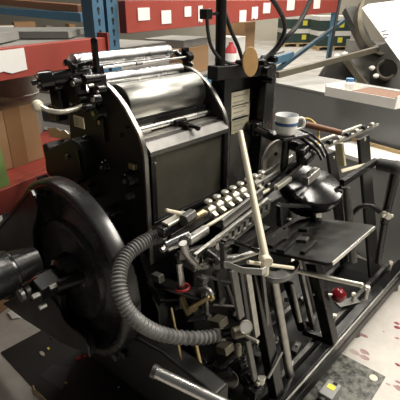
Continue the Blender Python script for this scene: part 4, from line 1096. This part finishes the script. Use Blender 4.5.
# ------------------------------------------------------------------ cabinet, bench, tray
cf0 = at(275, 82, Z=1.0); cf1 = at(400, 107, Z=1.0)
cdv = (cf1 - cf0).normalized(); cnv = V((-cdv.y, cdv.x, 0))
if cnv.x < 0: cnv = -cnv
ca = cf0 - cdv * 0.0; cb = cf1 + cdv * 0.9
cab = thing('steel_cabinet', 'long grey steel cabinet standing behind the press on the right', 'cabinet', V(((ca.x + cb.x) / 2, (ca.y + cb.y) / 2, 0)))
b = MB().prism([V((ca.x, ca.y, 0.0)), V((cb.x, cb.y, 0.0)), V((cb.x, cb.y, 0)) + cnv * 0.55, V((ca.x, ca.y, 0)) + cnv * 0.55], (0, 0, 0.985))
P(b, 'body', 'cabinet_grey', 0.006, None, cab)
e = 0.012
b = MB().prism([V((ca.x, ca.y, 0.985)) - cnv * e, V((cb.x, cb.y, 0.985)) - cnv * e, V((cb.x, cb.y, 0.985)) + cnv * 0.56, V((ca.x, ca.y, 0.985)) + cnv * 0.56], (0, 0, 0.015))
P(b, 'cabinet_top', 'cabinet_edge', 0.003, 'pale metal top', cab)
# white tray on it
ta_ = at(322, 96, Z=1.0); tb_ = at(392, 110, Z=1.0)
ta_, tb_ = ta_ + cnv * 0.03, tb_ + cnv * 0.03
L_ = (tb_ - ta_).length; dvv = (tb_ - ta_).normalized(); D_ = 0.26
tray = thing('paper_tray', 'long white cardboard tray on the grey steel cabinet', 'tray', V(((ta_ + tb_) / 2).to_tuple()))
def quadwall(a, c, h, t, name, m='carton_white'):
    a, c = V(a), V(c)
    P(MB().bar(a + V((0, 0, h / 2)), c + V((0, 0, h / 2)), t, h), name, m, 0.001, None, tray)
quadwall(ta_, tb_, 0.068, 0.006, 'side_panel')
quadwall(ta_ + cnv * D_, tb_ + cnv * D_, 0.068, 0.006, 'side_panel')
quadwall(ta_, ta_ + cnv * D_, 0.085, 0.006, 'end_panel')
quadwall(tb_, tb_ + cnv * D_, 0.085, 0.006, 'end_panel')
P(MB().prism([ta_, tb_, tb_ + cnv * D_, ta_ + cnv * D_], (0, 0, 0.006)), 'tray_bottom', 'carton_white', 0, None, tray)
m_ = ta_.lerp(tb_, 0.62) + cnv * (D_ / 2)
tag(MB().bar(ta_.lerp(tb_, 0.36) + cnv * D_ / 2 + V((0, 0, 0.0365)), ta_.lerp(tb_, 0.94) + cnv * D_ / 2 + V((0, 0, 0.0365)), 0.22, 0.058).build('brown_block', 'wood_brown', None, 0.004), 'brown board lying inside the white cardboard tray', 'board')
q = ta_.lerp(tb_, 0.20) + cnv * 0.12 + V((0, 0, 0.0065))
bo = thing('small_jar', 'small white jar with blue lid inside the white tray', 'jar', q)
P(MB().lathe(q, (0, 0, 1), [(0.01, 0), (0.035, 0), (0.037, 0.005), (0.037, 0.09), (0.025, 0.10), (0.01, 0.10)], 24), 'body', 'porcelain', 0, None, bo)
P(MB().lathe(q, (0, 0, 1), [(0.01, 0.10), (0.028, 0.10), (0.028, 0.122), (0.01, 0.124)], 24), 'lid', 'blue_plastic', 0, 'blue lid', bo)
# white bench before the cabinet
bs = at(358, 139, Z=0.70)                      # far left corner of the bench top
bo_ = bs - cnv * 0.0
bo_ = cf0 + cdv * ((bs - cf0).dot(cdv)) - cnv * 0.03; bo_.z = 0
bn = thing('white_bench', 'low white-topped bench with grey front right behind the press', 'bench', bo_)
def BP(u, v, z=0.0): return V((bo_.x, bo_.y, z)) + cdv * u - cnv * v
BD = 0.30
P(MB().prism([BP(0.02, 0.01), BP(1.5, 0.01), BP(1.5, BD - 0.02), BP(0.02, BD - 0.02)], (0, 0, 0.67)), 'body', 'cabinet_grey', 0.005, None, bn)
P(MB().prism([BP(0, 0, 0.67), BP(1.52, 0, 0.67), BP(1.52, BD, 0.67), BP(0, BD, 0.67)], (0, 0, 0.03)), 'bench_top', 'bench_white', 0.003, 'white top', bn)
P(MB().bar(BP(0, 0.008, 0.712), BP(1.52, 0.008, 0.712), 0.014, 0.024), 'back_strip', 'wood_pale', 0.002, 'tan back strip', bn)
# brown crate between column and cabinet
q = at(270, 118, Z=0.75)
qc = cf0 - cdv * 0.26 + cnv * 0.24
tag(MB().box((qc.x, qc.y, 0.44), (0.34, 0.34, 0.88), rz(14)).build('brown_crate', 'wood_brown', None, 0.004), 'tall reddish brown crate at the left end of the steel cabinet', 'crate')

# ------------------------------------------------------------------ second press in the background at right
q = at(360, 90, Z=1.0)
mc = cf1 + cnv * 1.25 + cdv * 0.05
M2 = thing('background_press', 'dark second machine with curved guard behind the steel cabinet', 'printing press', (mc.x, mc.y, 0))
def B(mb, name, m, bevel=0.004, label=None): return P(mb, name, m, bevel, label, M2)
DM = 4.6
def a2(px, py, D=DM): return at(px, py, D=D)
B(MB().box((mc.x + 0.1, mc.y + 0.05, 0.42), (0.9, 1.5, 0.84), rz(15)), 'base', 'machine_dark')
ps = [a2(x, y) for x, y in ((322, 74), (330, 60), (348, 54), (372, 46), (392, 40), (420, 40), (420, 112), (330, 104), (318, 92))]
B(MB().prism(ps, FWD * 0.28), 'body', 'machine_dark', 0.02)
# guard disc, curved pale rim
dc = a2(390, 20)
ring = [dc + RIGHT * (0.34 * math.cos(t)) + CUP * (0.40 * math.sin(t)) for t in [math.radians(a) for a in range(150, 262, 8)]]
B(MB().strip(ring, FWD * 0.10, RIGHT * 0.05 + CUP * 0.02), 'curved_guard', 'olive_metal', 0.004, 'curved worn metal guard')
B(MB().prism([a2(345, 8, 4.7), a2(356, 4, 4.7), a2(372, 40, 4.7), a2(392, 58, 4.7), a2(388, 66, 4.7), a2(366, 52, 4.7)], FWD * 0.12), 'side_arm', 'machine_dark', 0.01)
B(MB().bar(a2(346, 8, 4.75), a2(366, 36, 4.75), 0.05, 0.05), 'brace', 'machine_dark')
B(MB().cyl(a2(340, 75, 4.5), a2(340, 75, 4.8), 0.16, n=32), 'drum', 'machine_dark')
B(MB().cyl(a2(386, 70, 4.45), a2(386, 70, 4.8), 0.11, n=32), 'drum', 'machine_dark')
B(MB().torus(a2(386, 70, 4.45), FWD, 0.09, 0.018), 'drum_ring', 'olive_metal', 0)
B(MB().bar(a2(346, 60, 4.4), a2(366, 86, 4.4), 0.08, 0.06), 'slanted_arm', 'olive_metal')
B(MB().bar(a2(356, 84, 4.4), a2(392, 96, 4.4), 0.04, 0.04), 'slanted_arm', 'olive_metal')
B(MB().cyl(a2(378, 92, 4.35), a2(378, 92, 4.5), 0.045), 'pivot', 'worn_steel')
for px, py in ((372, 68), (376, 76), (345, 54), (337, 56)):
    c = a2(px, py, 4.42); B(MB().sphere(c, 0.03, (1.4, 1, 0.8), 12), 'bright_fitting', 'carton_white', 0, 'bright fitting')
# long olive bar from the machine to the cabinet's left end
bA = at(277, 75, Z=1.06); bB = a2(378, 49, 4.35)
tag(MB().bar(bA, bB, 0.045, 0.055).build('steel_bar', 'olive_metal', None, 0.006), 'long olive metal bar reaching from the dark machine over the steel cabinet', 'bar')
# white board resting on the machine
wb = [a2(362, 8, 4.25), a2(368, 4, 4.28), a2(430, -4, 4.25), a2(430, 92, 4.0), a2(404, 66, 4.1), a2(398, 58, 4.12)]
wbo = MB().prism(wb, FWD * 0.012).build('white_sheet_board', 'paper', None, 0.002)
tag(wbo, 'large white sheet propped up on the dark background machine', 'sheet')
for k, (px, py, ln) in enumerate(((384, 31, 0.05), (386, 34.5, 0.06), (385, 38, 0.035))):
    c = a2(px, py, 4.165 - 0.012 * k)
    P(MB().bar(c - RIGHT * ln / 2 - CUP * 0.004, c + RIGHT * ln / 2 + CUP * 0.004, 0.010, 0.012), 'lettering', 'ink_grey', 0, None, wbo)

# ------------------------------------------------------------------ far warehouse
# black pole
pl0 = at(321, 78, D=5.12); pl1 = at(341, -6, D=5.12)
tag(MB().cyl(V((pl0.x, pl0.y, 0)) + (pl0 - V((pl0.x, pl0.y, pl0.z))) , pl1, 0.018).build('leaning_pole', 'black_rubber'), 'thin black leaning pole behind the steel cabinet', 'pole')
# pallets with paper stacks
def pallet(c, label, lab2, k):
    t = thing('wooden_pallet', label, 'pallet', c, 'pallets in the far aisle')
    R_ = rz(ang - 90 + 4)
    for i in range(5):
        P(MB().box(V(c) + R_ @ V((0, -0.46 + 0.23 * i, 0.125)), (1.25, 0.13, 0.03), R_), 'slat', 'wood_pale', 0.003, None, t)
    for i in range(3):
        P(MB().box(V(c) + R_ @ V((-0.55 + 0.55 * i, 0, 0.055)), (0.10, 1.05, 0.11), R_), 'bearer', 'wood_pale', 0.003, None, t)
    z = 0.1405
    for j, (h, m, nm) in enumerate(((0.34, 'stack_green', 'dark green'), (0.16, 'carton_white', 'white'), (0.34, 'stack_green', 'dark green'), (0.14, 'carton_white', 'white'))):
        st = thing('paper_stack', '%s stack on the %s pallet, %s' % (nm, lab2, ('at the bottom', 'second from bottom', 'third from bottom', 'at the top')[j]), 'paper stack', V(c) + V((0, 0, z)), 'stacks on the far pallets')
        P(MB().box(V(c) + V((0, 0, z + h / 2)), (1.18, 0.98, h), R_), 'sheets', m, 0.006, None, st)
        if m == 'stack_green':
            P(MB().box(V(c) + R_ @ V((0.22, -0.495, 0)) + V((0, 0, z + h * 0.6)), (0.17, 0.008, 0.17), R_), 'sticker', 'yellow_label', 0, 'yellow sticker', st)
        z += h + 0.0005
c1 = at(331, 50, Z=0) + FH * 0.4; c2 = at(296, 46.5, Z=0) + FH * 0.4
pallet(c1, 'right wooden pallet under dark stacks in the far aisle', 'right', 0)
pallet(c2, 'left wooden pallet under dark stacks in the far aisle', 'left', 1)
# cartons on the floor at the far right
for px, py, w_, h_, m, lab in ((358, 47, 0.75, 0.42, 'carton_grey', 'grey carton on the far floor right of the blue upright'), (362, 33, 0.8, 0.4, 'carton_white', 'pale carton farther back right of the blue upright')):
    c = at(px, py + 6, Z=0) 
    carton('floor_carton', c, (w_, 0.5, h_), m, lab, 'carton', ang - 90)
